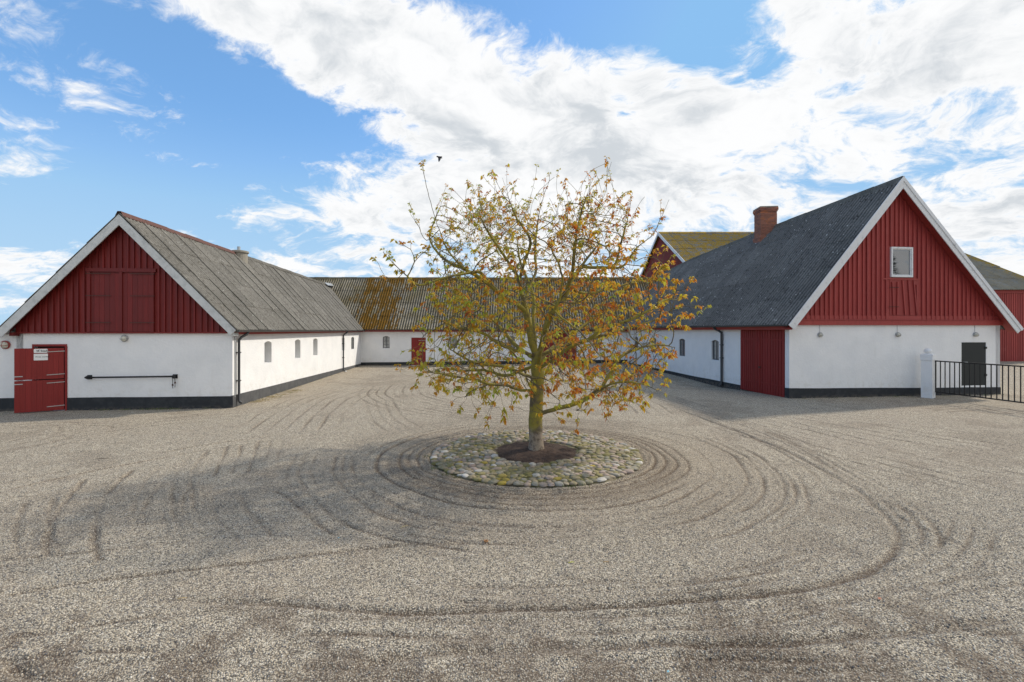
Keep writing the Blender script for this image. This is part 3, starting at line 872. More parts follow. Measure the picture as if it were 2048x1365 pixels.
def downpipe(parent, fr, s, z0, z1, swing=0.12, mat=PIPE_BLACK, r=0.042, brackets=(0.35, 0.75)):
    mb = MB()
    P = fr.P
    pts = [P(s + swing * 1.0, .27, z1 + .02), P(s + swing, .27, z1 - .07), P(s + swing * .8, .24, z1 - .14), P(s + swing * .3, .12, z1 - .24), P(s, .085, z1 - .33), P(s, .08, z1 - .42), P(s, .08, z0 + .13), P(s, .12, z0 + .07), P(s, .18, z0 + .045)]
    mb.tube(pts, r, 10)
    o = mb.build('downpipe', mat, parent, smooth=True)
    for b in brackets:
        q = MB(); z = lerp(z0, z1 - .4, b)
        q.box(fr, s - r - .012, s + r + .012, -.01, .08 + r + .008, z - .018, z + .018)
        q.build('bracket', mat, o)
    return o

def gutter(parent, a, b, r=0.06, mat=GUTTER):
    a, b = Vector(a), Vector(b)
    t = (b - a).normalized(); w = t.cross(Vector((0, 0, 1))).normalized()
    mb = MB(); n = 7
    vs = []
    for p in (a, b):
        for rad in (r, r - .008):
            for i in range(n + 1):
                an = math.pi * i / n
                vs.append(p + w * (rad * math.cos(an)) - Vector((0, 0, rad * math.sin(an))))
    m = n + 1
    fs = []
    for i in range(n):
        fs.append((i, i + 1, 2 * m + i + 1, 2 * m + i))
        fs.append((m + i + 1, m + i, 3 * m + i, 3 * m + i + 1))
    fs += [(0, 2 * m, 3 * m, m), (n, m + n, 3 * m + n, 2 * m + n)]
    for e in (0, 2 * m):
        fs += [tuple([e + i for i in range(m)])]
    mb.add(vs, fs)
    return mb.build('gutter', mat, parent)

def gable_cladding(parent, fr, zb, s_apex, z_apex, slope_l, slope_r, s0, s1, pitch, mat, depth, skip=None, bw=0.045, name='board', bname='batten', tilt=None, fill=True):
    """vertical boards with battens over their joints, each cut to the roof slope"""
    def zt(s):
        return z_apex - (s_apex - s) * slope_l if s < s_apex else z_apex - (s - s_apex) * slope_r
    n = int((s1 - s0) / pitch)
    pw = (s1 - s0) / n
    for i in range(n):
        a, b = s0 + i * pw, s0 + (i + 1) * pw
        pts = [(a + .002, max(zt(a), zb + .004)), (b - .002, max(zt(b), zb + .004))]
        if a < s_apex < b: pts.insert(1, (s_apex, z_apex))
        mb = MB()
        dj = random.uniform(0, .006)
        poly = [fr.P(a + .002, depth - .022 + dj, zb), fr.P(b - .002, depth - .022 + dj, zb)] + [fr.P(s, depth - .022 + dj, z) for s, z in pts[::-1]]
        mb.prism(poly, fr.n * .022)
        mb.build(name, mat, parent)
        segs = [(zb, zt(b) - .03)]
        if skip: segs = skip(b, zb, zt(b) - .03)
        for z0, z1 in segs:
            if z1 - z0 < .06 or i == n - 1: continue
            q = MB()
            w = bw * random.uniform(.85, 1.15)
            lean = random.uniform(-.006, .006)
            sh = random.uniform(-.012, .012)
            d1 = depth + dj + .042 + random.uniform(0, .008)
            P = fr.P
            c = b + sh
            zl, zr = min(z1, zt(c - w / 2) - .02), min(z1, zt(c + w / 2) - .02)
            q.hexa([P(c - w / 2, depth + .001, z0), P(c + w / 2, depth + .001, z0), P(c + w / 2, d1, z0), P(c - w / 2, d1, z0),
                    P(c - w / 2 + lean, depth + .001, zl), P(c + w / 2 + lean, depth + .001, zr), P(c + w / 2 + lean, d1, zr), P(c - w / 2 + lean, d1, zl)])
            q.build(bname, mat, parent)

def bargeboard(parent, fr, sA, zA, sB, zB, d0, d1, hgt, mat, name='bargeboard', pieces=1):
    """board along a rake from (sA, zA) at the eave to (sB, zB) at the apex, hanging hgt below the slope"""
    L = math.hypot(sB - sA, zB - zA)
    dirs, dirz = (sB - sA) / L, (zB - zA) / L
    hv = hgt / abs(dirs)
    for k in range(pieces):
        t0, t1 = k / pieces, (k + 1) / pieces
        a = (lerp(sA, sB, t0), lerp(zA, zB, t0)); b = (lerp(sA, sB, t1) - dirs * (.004 if k < pieces - 1 else 0), lerp(zA, zB, t1) - dirz * (.004 if k < pieces - 1 else 0))
        mb = MB()
        lowa = (a[0] + (dirz * hgt * (1 if dirs > 0 else -1) if k == 0 else 0), a[1] - (abs(dirs) * hgt if k == 0 else hv))
        mb.prism([fr.P(a[0], d0, a[1]), fr.P(lowa[0], d0, lowa[1]), fr.P(b[0], d0, b[1] - hv), fr.P(b[0], d0, b[1])], fr.n * (d1 - d0))
        mb.build(name, mat, parent)

def strap(parent, fr, s0, s1, d, z, mat=HINGE, h=0.035, dz=0.0):
    mb = MB(); P = fr.P
    mb.hexa([P(s0, d, z - h / 2), P(s1, d, z - h / 2 + dz), P(s1, d + .012, z - h / 2 + dz), P(s0, d + .012, z - h / 2),
             P(s0, d, z + h / 2), P(s1, d, z + h / 2 + dz), P(s1, d + .012, z + h / 2 + dz), P(s0, d + .012, z + h / 2)])
    return mb.build('hinge_strap', mat, parent)

def ridge_cap(parent, pts, w0, mat, n_pieces=None, name='ridge_cap', drop=.16, half=.17):
    """inverted V pieces along the ridge"""
    for a, b in zip(pts[:-1], pts[1:]):
        a, b = Vector(a), Vector(b)
        L = (b - a).length
        n = max(1, round(L / 1.1))
        t = (b - a).normalized()
        w = t.cross(Vector((0, 0, 1))).normalized()
        for i in range(n):
            p, q = a.lerp(b, i / n), a.lerp(b, (i + 1) / n) + t * .04
            li = .012 * (i % 2)
            vs = []
            for c in (p, q):
                vs += [c + w * half - Vector((0, 0, drop - li)), c + w * .05 + Vector((0, 0, .035 + li)), c - w * .05 + Vector((0, 0, .035 + li)), c - w * half - Vector((0, 0, drop - li))]
            vs += [v - Vector((0, 0, .012)) for v in vs]
            mb = MB()
            mb.add(vs, [(0, 1, 5, 4), (1, 2, 6, 5), (2, 3, 7, 6), (8, 12, 13, 9), (9, 13, 14, 10), (10, 14, 15, 11), (0, 4, 12, 8), (3, 11, 15, 7), (0, 8, 9, 1), (1, 9, 10, 2), (2, 10, 11, 3), (4, 5, 13, 12), (5, 6, 14, 13), (6, 7, 15, 14)])
            mb.build(name, mat, parent)

# ================================================================== LEFT BARN
LB0 = (-9.35, 15.77)                     # front corner on the yard side
dvL = Vector((-0.094, 0.9956, 0)).normalized()
ac = Vector((-dvL.y, dvL.x, 0))          # towards the left along the gable
LBl = (LB0[0] + ac.x * 6.6, LB0[1] + ac.y * 6.6)
LBend = (LB0[0] + dvL.x * 19.3, LB0[1] + dvL.y * 19.3)
left_barn = empty('barn', ((LB0[0] + LBl[0]) / 2, LB0[1], 0), 'low white barn on the left with deep red hatch gable and grey brown roof', 'barn')
fg = Frame(LBl, LB0, (0, -1))            # gable: s=0 left corner .. 6.6 right corner
fs_ = Frame(LB0, LBend, (1, 0))          # yard side: s=0 front .. 19.3 back
EAVE_L = 2.60
# gable wall with the stable doorway
sd0, sd1 = fg.s_at_px(68), fg.s_at_px(131)
wall(left_barn, fg, 0, 6.6, -.3, 2.5, [(sd0, sd1, 0.0, 2.12, 0, .16)])
def side_op(pa, pb, z0, z1, rise, dep):
    return (fs_.s_at_px(pa), fs_.s_at_px(pb), z0, z1, rise, dep)
opsL = [side_op(528.9, 543.1, 1.31, 2.17, .07, .36), side_op(590.1, 600.8, 1.30, 2.18, .07, .36), side_op(626.5, 635.1, 1.30, 2.18, .07, .36), side_op(683.5, 689.2, 1.30, 2.16, .07, .36), side_op(702.5, 708.2, 1.30, 2.14, .07, .07)]
wall(left_barn, fs_, 0, 19.3, -.3, EAVE_L, opsL)
for o in opsL:
    arched_window(left_barn, fs_, o, IRON_GREY, cols=2, rows=3)
# far side and back walls
mb = MB(); fb = Frame(LBl, (LBl[0] + dvL.x * 19.3, LBl[1] + dvL.y * 19.3), (-1, 0))
mb.box(fb, 0, 19.3, -.2, 0, -.3, EAVE_L); mb.build('wall', PLASTER, left_barn)
# plinths
def plinth(parent, fr, a, b, za, zb_, mat, d=.018, gaps=()):
    cuts = [a] + [x for g in gaps for x in g] + [b]
    for i in range(0, len(cuts), 2):
        s0, s1 = cuts[i], cuts[i + 1]
        mb = MB()
        n = max(1, int((s1 - s0) / 1.2))
        zs = [lerp(za, zb_, (lerp(s0, s1, k / n) - a) / (b - a)) + (random.uniform(-.008, .008)) for k in range(n + 1)]
        P = fr.P
        for k in range(n):
            x0, x1 = lerp(s0, s1, k / n), lerp(s0, s1, (k + 1) / n)
            mb.hexa([P(x0, -.05, -.4), P(x1, -.05, -.4), P(x1, d, -.4), P(x0, d, -.4), P(x0, -.05, zs[k]), P(x1, -.05, zs[k + 1]), P(x1, d, zs[k + 1]), P(x0, d, zs[k])])
        mb.build('plinth', mat, parent)
plinth(left_barn, fg, 0.0, 6.6 + .017, .42, .395, TAR, gaps=[(sd0 - .02, sd1 + .02)])
plinth(left_barn, fs_, 0.0, 19.3, .42, .14, TAR_FADED)
# gable timber
APX, APZ = 3.30, 6.30
slL = (APZ - 2.55) / (APX + .30)
slR = (APZ - 2.60) / (6.6 + .27 - APX)
h0, h1 = fg.s_at_px(180), fg.s_at_px(312)
def skipL(s, z0, z1):
    if h0 < s < h1: return [(4.62, z1)]
    return [(z0, z1)]
gable_cladding(left_barn, fg, 2.54, APX, APZ - .10, slL, slR, .02, 6.58, .187, RED_L, .05, skip=skipL)
mb = MB(); mb.box(fg, .0, 6.6, 0.002, .10, 2.495, 2.54); mb.build('sill_beam', RED_L, left_barn)
mb = MB(); mb.box(fg, h0 - .06, h1 + .06, .05, .115, 4.50, 4.62); mb.build('lintel', RED_L, left_barn)
hatch = MB(); hm = (h0 + h1) / 2
hatch.box(fg, h0, h1, .052, .068, 2.545, 4.495)
hd = hatch.build('hatch', RED_L, left_barn)
for a, b in ((h0 + .03, hm - .03), (hm + .03, h1 - .03)):
    n = 6
    for i in range(n):
        q = MB(); x0, x1 = lerp(a, b, i / n), lerp(a, b, (i + 1) / n)
        q.box(fg, x0 + .003, x1 - .003, .068, .088 + random.uniform(0, .003), 2.56, 4.44 + random.uniform(-.01, .01))
        q.build('board', RED_L, hd)
for x in (h0, hm - .045, h1 - .09):
    q = MB(); q.box(fg, x, x + .09, .068, .125, 2.55, 4.49); q.build('batten', RED_L, hd)
for z in (2.85, 3.72, 4.44):
    for x0, x1 in ((h0 - .04, h0 + .72), (h1 - .72, h1 + .04)):
        strap(hd, fg, x0, x1, .126 if z < 4.4 else .126, z, RUSTY, .022)
# bargeboards and roof
OV = .34
RF = Vector(fg.P(APX, OV, APZ))
def ridgeL(u):
    Yr = lerp(RF.y, 38.3, u)
    return Vector((RF.x - .094 * (Yr - RF.y), Yr, lerp(APZ + .05, 6.20, min(1, u * 1.25))))
def eaveL(u):
    p = fs_.P(lerp(-OV, 20.6, u), .27, lerp(2.60, 2.60, u)); return p
def eaveLl(u):
    p = fb.P(lerp(-OV, 20.6, u), .30, 2.55); return p
def PL(u, v): return eaveL(u).lerp(ridgeL(u), v)
def PLl(u, v): return eaveLl(u).lerp(ridgeL(u), v)
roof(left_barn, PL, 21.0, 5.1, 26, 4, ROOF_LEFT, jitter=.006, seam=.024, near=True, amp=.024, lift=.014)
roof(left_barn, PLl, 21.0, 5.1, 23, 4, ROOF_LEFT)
ridge_cap(left_barn, [ridgeL(0.0) + Vector((0, 0, .04)), ridgeL(.35) + Vector((0, 0, .04))], 0, CLAY, half=.12, drop=.11)
ridge_cap(left_barn, [ridgeL(.355) + Vector((0, 0, .04)), ridgeL(1.0) + Vector((0, 0, .04))], 0, ROOF_LEFT, half=.14, drop=.13)
sR, zR = 6.6 + .27, 2.60
bargeboard(left_barn, fg, sR, zR, APX, APZ + .02, OV - .02, OV + .012, .235, GREYWHITE, pieces=2)
bargeboard(left_barn, fg, -.30, 2.55, APX - .001, APZ + .02, OV - .02, OV + .012, .235, GREYWHITE, pieces=2)
for (sA, zA, sB) in ((sR - .06, zR - .08, APX), (-.24, 2.47, APX)):   # soffit boards under the verge
    mb = MB()
    mb.prism([fg.P(sA, .0, zA), fg.P(sB, .0, APZ - .10), fg.P(sB, OV - .03, APZ - .10), fg.P(sA, OV - .03, zA)], (0, 0, .025)); mb.build('soffit', RED_L, left_barn)
# white box end of the verge and red eaves board
mb = MB(); mb.box(fg, 6.6 + .0, 6.6 + .20, .02, OV - .025, 2.42, 2.60); mb.build('eave_return', GREYWHITE, left_barn)
mb = MB(); mb.box(fs_, -.30, 19.3, .14, .17, 2.46, 2.60); mb.build('fascia', RED_TRIM, left_barn)
mb = MB(); mb.box(fs_, -.30, 19.3, .0, .138, 2.575, 2.60); mb.build('soffit', RED_L, left_barn)
gutter(left_barn, fs_.P(-.30, .30, 2.60), fs_.P(19.3, .30, 2.585))
mb = MB(); mb.box(fg, -.02, .10, -.02, .22, 2.42, 2.53); mb.build('bracket', RED_L, left_barn)
downpipe(left_barn, fs_, .28, .08, 2.60, swing=.25, brackets=(.38, .83))
downpipe(left_barn, fs_, fs_.s_at_px(687.0, .08), .0, 2.60, swing=.8 - .5, brackets=(.4, .8))
q = MB(); pp = fs_.P(fs_.s_at_px(688.5, .1), .16, 0); q.lathe((pp.x, pp.y, -.02), [(.10, 0), (.10, .05), (.07, .06)], 10); q.build('splash_stone', WHITEWOOD, left_barn)
# thin cable pipe beside the front downpipe
q = MB(); q.tube([fs_.P(.13, .02, .35), fs_.P(.13, .02, 2.45)], .012, 6); q.build('cable_pipe', LAMP_GREY, left_barn)
# squat concrete chimney stub with a steel flue
cc = Vector((-13.22, 22.9, 0))
q = MB(); q.lathe((cc.x, cc.y, 5.55), [(.34, 0), (.34, .78), (.40, .80), (.40, .88), (.36, .90), (.30, .91)], 18); ch = q.build('chimney', CONCRETE, left_barn, smooth=False)
q = MB(); q.lathe((cc.x - .05, cc.y, 6.4), [(.075, 0), (.075, .26)], 12); q.build('flue', GALV, ch, smooth=False)

# stable door, a two part leaf standing ajar
hinge = fg.P(sd1 - .03, .02, 0)
ang = R(30)
dl = (-fg.a * math.cos(ang) + fg.n * math.sin(ang)).normalized()
WD = 1.13
tip = hinge + dl * WD
fd = Frame((tip.x, tip.y), (hinge.x, hinge.y), (0, -1))
door = MB(); 
fr_ = MB()
fr_.box(fg, sd0 - .0, sd1 + .05, -.06, .03, 2.08, 2.15); fr_.box(fg, sd1, sd1 + .06, -.06, .028, 0, 2.08); fr_.box(fg, sd0 - .05, sd0, -.06, .012, 0.0, 2.15)
dfr = fr_.build('door_frame', RED_DOOR, left_barn)
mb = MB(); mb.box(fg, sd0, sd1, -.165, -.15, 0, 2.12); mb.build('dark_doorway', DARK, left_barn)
zg = 0.03
for (z0, z1) in ((zg, 1.015), (1.045, 2.03)):
    leaf = MB(); leaf.box(fd, 0, WD, -.045, -.02, z0, z1)
    lf = leaf.build('door', RED_DOOR, left_barn)
    n = 9
    for i in range(n):
        q = MB(); q.box(fd, WD * i / n + .001, WD * (i + 1) / n - .0015, -.0195, .002 + random.uniform(0, .0015), z0 + .001, z1 - .001); q.build('board', RED_DOOR, lf)
    for z in (z0 + .13, z1 - .12) if z0 > .5 else (z0 + .13, z1 - .10):
        strap(lf, fd, WD - .40, WD + .02, .005, z, HINGE, .022, .02)
    strap(lf, fd, .0, .19, .005, z0 + .11 if z0 > .5 else z1 - .10, GALV, .028)

# lean-to at the far left
lean = empty('lean_to_shed', (LBl[0] - 2, LBl[1], 0), 'low white lean-to with a pale sloping verge at the far left edge', 'shed')
fl = Frame((LBl[0] - 5, LBl[1] - .47), LBl, (0, -1))
wall(lean, fl, 0, fl.len - .02, -.3, lambda s: 2.28 + .24 * s / 5, [])
for o in lean.children: o.location = fl.n * -.06
plinth(lean, fl, 0, fl.len - .03, .42, .42, TAR, d=-.03)
mb = MB(); P = fl.P
mb.prism([P(-.2, .12, 2.26), P(fl.len - .10, .12, 2.50), P(fl.len - .10, .12, 2.70), P(-.2, .12, 2.46)], fl.n * .03); mb.build('bargeboard', GREYWHITE, lean)
mb = MB(); mb.prism([P(-.2, .16, 2.47), P(fl.len - .08, .16, 2.71), P(fl.len - .08, .16, 2.735), P(-.2, .16, 2.495)], fl.n * -6); mb.build('roof', ROOF_LEFT, lean)

# ================================================================== BACK BARN
BY = 34.8
back_barn = empty('barn', (-2, BY, 0), 'long white barn behind the tree, its corrugated roof patched with orange moss', 'barn')
fk = Frame((-17.2, BY), (13.0, BY), (0, -1))
kx = lambda px: fk.s_at_px(px)
zb0 = lambda py: zpx(py, BY)
opsB = [(kx(765.5), kx(779.2), 1.27, 2.17, .09, .10), (kx(822.5), kx(851.5), 0.0, 2.06, 0, .08), (kx(900), kx(914.3), 1.27, 2.17, .09, .10), (kx(1015.5), kx(1030), 1.27, 2.17, .09, .10),
        (kx(1083), kx(1153.5), .1, 2.72, 0, .08), (kx(1186), kx(1200), 1.35, 2.2, .09, .10)]
wall(back_barn, fk, 0, 30.2, -.3, 2.75, opsB)
for i in (0, 2, 3, 5):
    arched_window(back_barn, fk, opsB[i], IRON_GREY, cols=2, rows=3, bar=.03)
fkx = kx(723)
plinth(back_barn, fk, 5.6, 26.5, .22, .44, TAR, gaps=[(opsB[1][0], opsB[1][1]), (opsB[4][0], opsB[4][1])])
def plank_door(parent, fr, o, mat, leaves=1, split=None, n=6, z0=None, straps=(.25, .8), d=-.06, smat=HINGE, z_tops=None):
    a, b = o[0], o[1]
    zt = o[3] - .01
    z0 = o[2] if z0 is None else z0
    for k in range(leaves):
        x0, x1 = lerp(a, b, k / leaves) + .008, lerp(a, b, (k + 1) / leaves) - .008
        q = MB(); q.box(fr, x0, x1, d - .02, d, z0, zt); lf = q.build('door', mat, parent)
        for i in range(n):
            q = MB(); q.box(fr, lerp(x0, x1, i / n) + .003, lerp(x0, x1, (i + 1) / n) - .003, d + .001, d + .024 + random.uniform(0, .004), z0 + .001, zt - random.uniform(0, .006)); q.build('board', mat, lf)
        for t in straps:
            z = lerp(z0, zt, t)
            if k == 0 and leaves == 2: strap(lf, fr, x0, x0 + (x1 - x0) * .5, d + .03, z, smat, .03)
            else: strap(lf, fr, x1 - (x1 - x0) * .5, x1, d + .03, z, smat, .03)
plank_door(back_barn, fk, opsB[1], RED_DOOR, n=6, z0=.03, straps=(.52, .9))
plank_door(back_barn, fk, opsB[4], RED_DOOR, leaves=2, n=8, z0=.12)
def eaveB(u): return Vector((lerp(-17.3, 14.5, u), BY - .40, 2.64))
def ridgeB(u): return Vector((lerp(-17.3, 14.5, u), 38.6, 6.86 + .03 * math.sin(u * 9)))
def PB(u, v): return eaveB(u).lerp(ridgeB(u), v)
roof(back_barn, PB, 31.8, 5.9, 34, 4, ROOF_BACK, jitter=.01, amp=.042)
def PBb(u, v): return Vector((lerp(-17.3, 14.5, u), 42.8, 2.64)).lerp(ridgeB(u), v)
mb = MB()
mb.add([PBb(0, 0), PBb(1, 0), PBb(1, 1), PBb(0, 1)], [(0, 1, 2, 3)])
mb.add([v - Vector((0, 0, .03)) for v in (PBb(0, 0), PBb(1, 0), PBb(1, 1), PBb(0, 1))], [(3, 2, 1, 0)]); mb.build('rear_roof_slope', ROOF_BACK, back_barn)
mb = MB()
mb.prism([(-17.2, BY, -.3), (-17.2, 42.4, -.3), (-17.2, 42.4, 2.6), (-17.2, 38.6, 6.78), (-17.2, BY, 2.6)], (.2, 0, 0)); mb.build('wall', PLASTER, back_barn)
mb = MB(); mb.box(fk, 0, 30, -7.8, -7.6, -.3, 2.6); mb.build('wall', PLASTER, back_barn)
ridge_cap(back_barn, [ridgeB(t) + Vector((0, 0, .05)) for t in (0, .5, 1)], 0, ROOF_BACK, half=.2, drop=.18)
mb = MB(); mb.box(fk, 0, 30, .17, .20, 2.49, 2.66); mb.build('fascia', RED_TRIM, back_barn)
mb = MB(); mb.box(fk, 0, 30, .0, .168, 2.60, 2.63); mb.build('soffit', RED_L, back_barn)
gutter(back_barn, fk.P(0, .42, 2.64), fk.P(30, .42, 2.64), .05)
# pale flashing where the left ridge runs into this roof
mb = MB(); a, b = ridgeL(.93) + Vector((.05, 0, .1)), Vector((-14.55, 38.0, 6.36))
wv_ = Vector((.5, 0, -.42)); mb.prism([a, a + wv_ * .5, b + wv_ * .5, b], (0, 0, .02)); mb.build('flashing', GALV, back_barn)

# ================================================================== RIGHT BARN
RB0 = (10.60, 18.03)
dvR = Vector((-.124, .9923, 0)).normalized()
acR = Vector((dvR.y, -dvR.x, 0))
WR = 9.33
RBr = (RB0[0] + acR.x * WR, RB0[1] + acR.y * WR)
LR = 20.0
right_barn = empty('barn', ((RB0[0] + RBr[0]) / 2, RB0[1] + .5, 0), 'white barn on the right with steep faded red gable and dark slate roof', 'barn')
fR = Frame(RB0, RBr, (0, -1))            # gable
fW = Frame(RB0, (RB0[0] + dvR.x * LR, RB0[1] + dvR.y * LR), (-1, 0))
gd = (fR.s_at_px(1923), fR.s_at_px(1972), .37, zpx(685, 19.1), 0, .07)
wall(right_barn, fR, 0, WR, -.3, 2.82, [gd])
def wop(pa, pb, z0, z1, rise, dep):
    a, b = fW.s_at_px(pa), fW.s_at_px(pb); return (min(a, b), max(a, b), z0, z1, rise, dep)
opsR = [wop(1570, 1481, -.2, 2.66, 0, .06), wop(1437.8, 1423, 1.13, 2.12, .08, .11), wop(1370, 1358, 1.14, 2.13, .08, .11), wop(1312, 1303, 1.16, 2.13, .08, .11), wop(1276, 1269, 1.18, 2.15, .08, .11)]
wall(right_barn, fW, 0, LR, -.45, 2.78, opsR)
for o in opsR[1:]:
    arched_window(right_barn, fW, o, IRON_GREY, cols=2, rows=4)
mb = MB(); fRr = Frame(RBr, (RBr[0] + dvR.x * LR, RBr[1] + dvR.y * LR), (1, 0)); mb.box(fRr, 0, LR, -.2, 0, -.3, 2.78); mb.build('wall', PLASTER, right_barn)
plinth(right_barn, fR, -.017, WR + .017, .385, .28, TAR, d=.02)
plinth(right_barn, fW, 0, opsR[0][0], .38, .37, TAR)
plinth(right_barn, fW, opsR[0][1], 8.5, .14, .16, TAR)
plinth(right_barn, fW, 8.5, 17, .165, .26, TAR)
# big double doors on the yard side
o = opsR[0]
sp = fW.s_at_px(1520)
for k, (a, b) in enumerate(((o[0] + .01, sp - .015), (sp + .015, o[1] - .01))):
    q = MB(); q.box(fW, a, b, -.045, -.02, .0 if k == 0 else -.03, 2.64); lf = q.build('door', RED_DOOR, right_barn)
    n = 9
    for i in range(n):
        q = MB(); q.box(fW, lerp(a, b, i / n) + .014, lerp(a, b, (i + 1) / n) - .014, -.0195, .012 + random.uniform(0, .008), -.02, 2.60 + random.uniform(-.01, .03)); q.build('board', RED_DOOR, lf)
    for z in (.42, 2.22):
        strap(lf, fW, a + .02, b - .02, .015, z, RED_DOOR, .05)
q = MB(); q.box(fW, sp - .03, sp + .03, .012, .04, .0, 2.62); q.build('astragal', RED_DOOR, right_barn)
q = MB(); q.box(fW, sp - .09, sp + .02, .035, .07, 1.03, 1.09); q.build('latch', RUSTY, right_barn)
# small dark door in the gable
q = MB(); q.box(fR, gd[0] + .01, gd[1] - .01, -.05, -.005, gd[2], gd[3] - .01); dd = q.build('door', DARKGREEN, right_barn)
for z in (.75, 1.85):
    q = MB(); q.box(fR, gd[1] - .06, gd[1] + .03, -.004, .02, z, z + .08); q.build('hinge', BLACK_METAL, dd)
q = MB(); q.tube([fR.P(gd[0] + .10, .0, 1.32), fR.P(gd[0] + .10, .05, 1.32), fR.P(gd[0] + .22, .05, 1.32)], .012, 6); q.build('handle', GALV, dd)
# gable timber
APXR = fR.s_at_px(1806, .45)
APZR = 8.42
zE, ovs = 2.62, .36
slRl = (APZR - zE - .05) / (APXR + ovs)
zEr = 2.62
slRr = (APZR - zEr - .05) / (WR + .42 - APXR)
w0, w1 = fR.s_at_px(1777), fR.s_at_px(1820)
wz0, wz1 = zpx(555, 18.55), zpx(495, 18.55)
hs0, hs1 = fR.s_at_px(1775), fR.s_at_px(1832)
def skipR(s, z0, z1):
    if w0 - .02 < s < w1 + .02:
        out = [(wz1 + .03, z1)]
        return out
    if hs0 < s < hs1: return [(4.62, z1)]
    return [(z0, z1)]
gable_cladding(right_barn, fR, 3.02, APXR, APZR - .20, slRl, slRr, .03, WR - .03, .198, RED_R, .055, skip=skipR)
mb = MB(); mb.box(fR, -.02, WR + .02, .0, .10, 2.80, 2.99); mb.build('sill_beam', RED_R, right_barn)
mb = MB(); mb.box(fR, 0, WR, .0, .13, 2.992, 3.018); mb.build('drip_board', RED_R, right_barn)
mb = MB(); mb.box(fR, .05, WR - .1, .057, .085, 3.02, 3.17); mb.build('sill_board', RED_R, right_barn)
# crooked hatch under the window with leaning battens
q = MB(); q.box(fR, hs0 + .02, hs1 - .02, .058, .075, 3.19, 4.58); ht = q.build('hatch', RED_R, right_barn)
for i, (t, ln, zt_) in enumerate(((.06, -.05, 4.50), (.26, .02, 4.50), (.44, -.12, 4.56), (.66, -.10, 4.56), (.86, -.15, 4.56), (.98, -.02, 4.4))):
    x = lerp(hs0 + .05, hs1 - .05, t); q = MB(); P = fR.P
    q.hexa([P(x - .025 - ln, .076, 3.2), P(x + .025 - ln, .076, 3.2), P(x + .025 - ln, .115, 3.2), P(x - .025 - ln, .115, 3.2),
            P(x - .025, .076, zt_), P(x + .025, .076, zt_), P(x + .025, .115, zt_), P(x - .025, .115, zt_)])
    q.build('batten', RED_R, ht)
for z in (3.52, 4.28):
    strap(ht, fR, hs0 - .05, hs0 + .38, .118, z, RUSTY, .022)
q = MB(); q.box(fR, hs0 - .3, hs1 + .0, .076, .10, 4.585, 4.64); q.build('batten', RED_R, ht)
# gable window
q = MB(); fw = .065
for a, b, z0, z1 in ((w0, w1, wz0, wz0 + fw), (w0, w1, wz1 - fw, wz1), (w0, w0 + fw, wz0 + fw, wz1 - fw), (w1 - fw, w1, wz0 + fw, wz1 - fw)):
    q.box(fR, a, b, .055, .13, z0, z1)
wf = q.build('window', WHITEWOOD, right_barn)
q = MB()
for a, b, z0, z1 in ((w0 + fw, w1 - fw, wz0 + fw, wz0 + fw + .035), (w0 + fw, w1 - fw, wz1 - fw - .035, wz1 - fw), (w0 + fw, w0 + fw + .035, wz0 + fw + .035, wz1 - fw - .035), (w1 - fw - .035, w1 - fw, wz0 + fw + .035, wz1 - fw - .035)):
    q.box(fR, a, b, .058, .095, z0, z1)
q.build('sash', WHITEWOOD, wf)
q = MB(); q.box(fR, w0 + fw, w1 - fw, .066, .072, wz0 + fw, wz1 - fw); q.build('pane', GLASS_UP, wf)
# roof
OVR = .46
RFR = fR.P(APXR, OVR, APZR)
_ry = [17.5, 21.5, 25.0, 34.2, 39.7]; _rz = [APZR + .06, 8.33, 8.2, 7.73, 7.15]
def ridgeR(u):
    Yr = lerp(RFR.y, 39.9, u)
    return Vector((RFR.x - .124 * (Yr - RFR.y), Yr, float(np.interp(Yr, _ry, _rz))))
def eaveR(u): return fW.P(lerp(-OVR, 21.0, u), ovs, lerp(2.80, 2.80, u))
def eaveRr(u): return fRr.P(lerp(-OVR, 21.0, u), .42, lerp(2.62, 2.62, u))
def PR(u, v): return eaveR(u).lerp(ridgeR(u), v)
def PRr(u, v): return eaveRr(u).lerp(ridgeR(u), v)
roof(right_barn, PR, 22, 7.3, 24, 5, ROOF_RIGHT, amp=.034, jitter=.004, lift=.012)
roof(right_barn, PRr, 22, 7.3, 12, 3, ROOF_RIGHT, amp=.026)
ridge_cap(right_barn, [ridgeR(t) + Vector((0, 0, .04)) for t in (0, .17, .34, .52, .75, 1)], 0, ROOF_LEFT, half=.19, drop=.24)
for k, (sA, zA) in enumerate(((-ovs, 2.80), (WR + .42, 2.66))):
    bargeboard(right_barn, fR, sA, zA, APXR + (.001 if k else 0), APZR + .06, OVR - .03, OVR + .0, .27, WHITEWOOD, pieces=4)
    bargeboard(right_barn, fR, sA - (.03 if k == 0 else -.03), zA + .0, APXR + (.001 if k else 0), APZR + .10, OVR + .002, OVR + .03, .12, WHITEWOOD, name='verge_trim', pieces=3)
    mb = MB()
    za2 = zA - .14
    mb.prism([fR.P(sA + (.06 if k == 0 else -.06), .0, za2), fR.P(APXR, .0, APZR - .18), fR.P(APXR, OVR - .035, APZR - .18), fR.P(sA + (.06 if k == 0 else -.06), OVR - .035, za2)], (0, 0, .03)); mb.build('soffit', RED_R, right_barn)
mb = MB(); mb.box(fW, -.40, LR, .18, .21, 2.62, 2.80); mb.build('fascia', RED_TRIM, right_barn)
mb = MB(); mb.box(fW, -.40, LR, .0, .178, 2.74, 2.77); mb.build('soffit', RED_L, right_barn)
gutter(right_barn, fW.P(-.4, ovs + .04, 2.80), fW.P(16.5, ovs + .04, 2.79), .055)
sdp = fW.s_at_px(1443, .08)
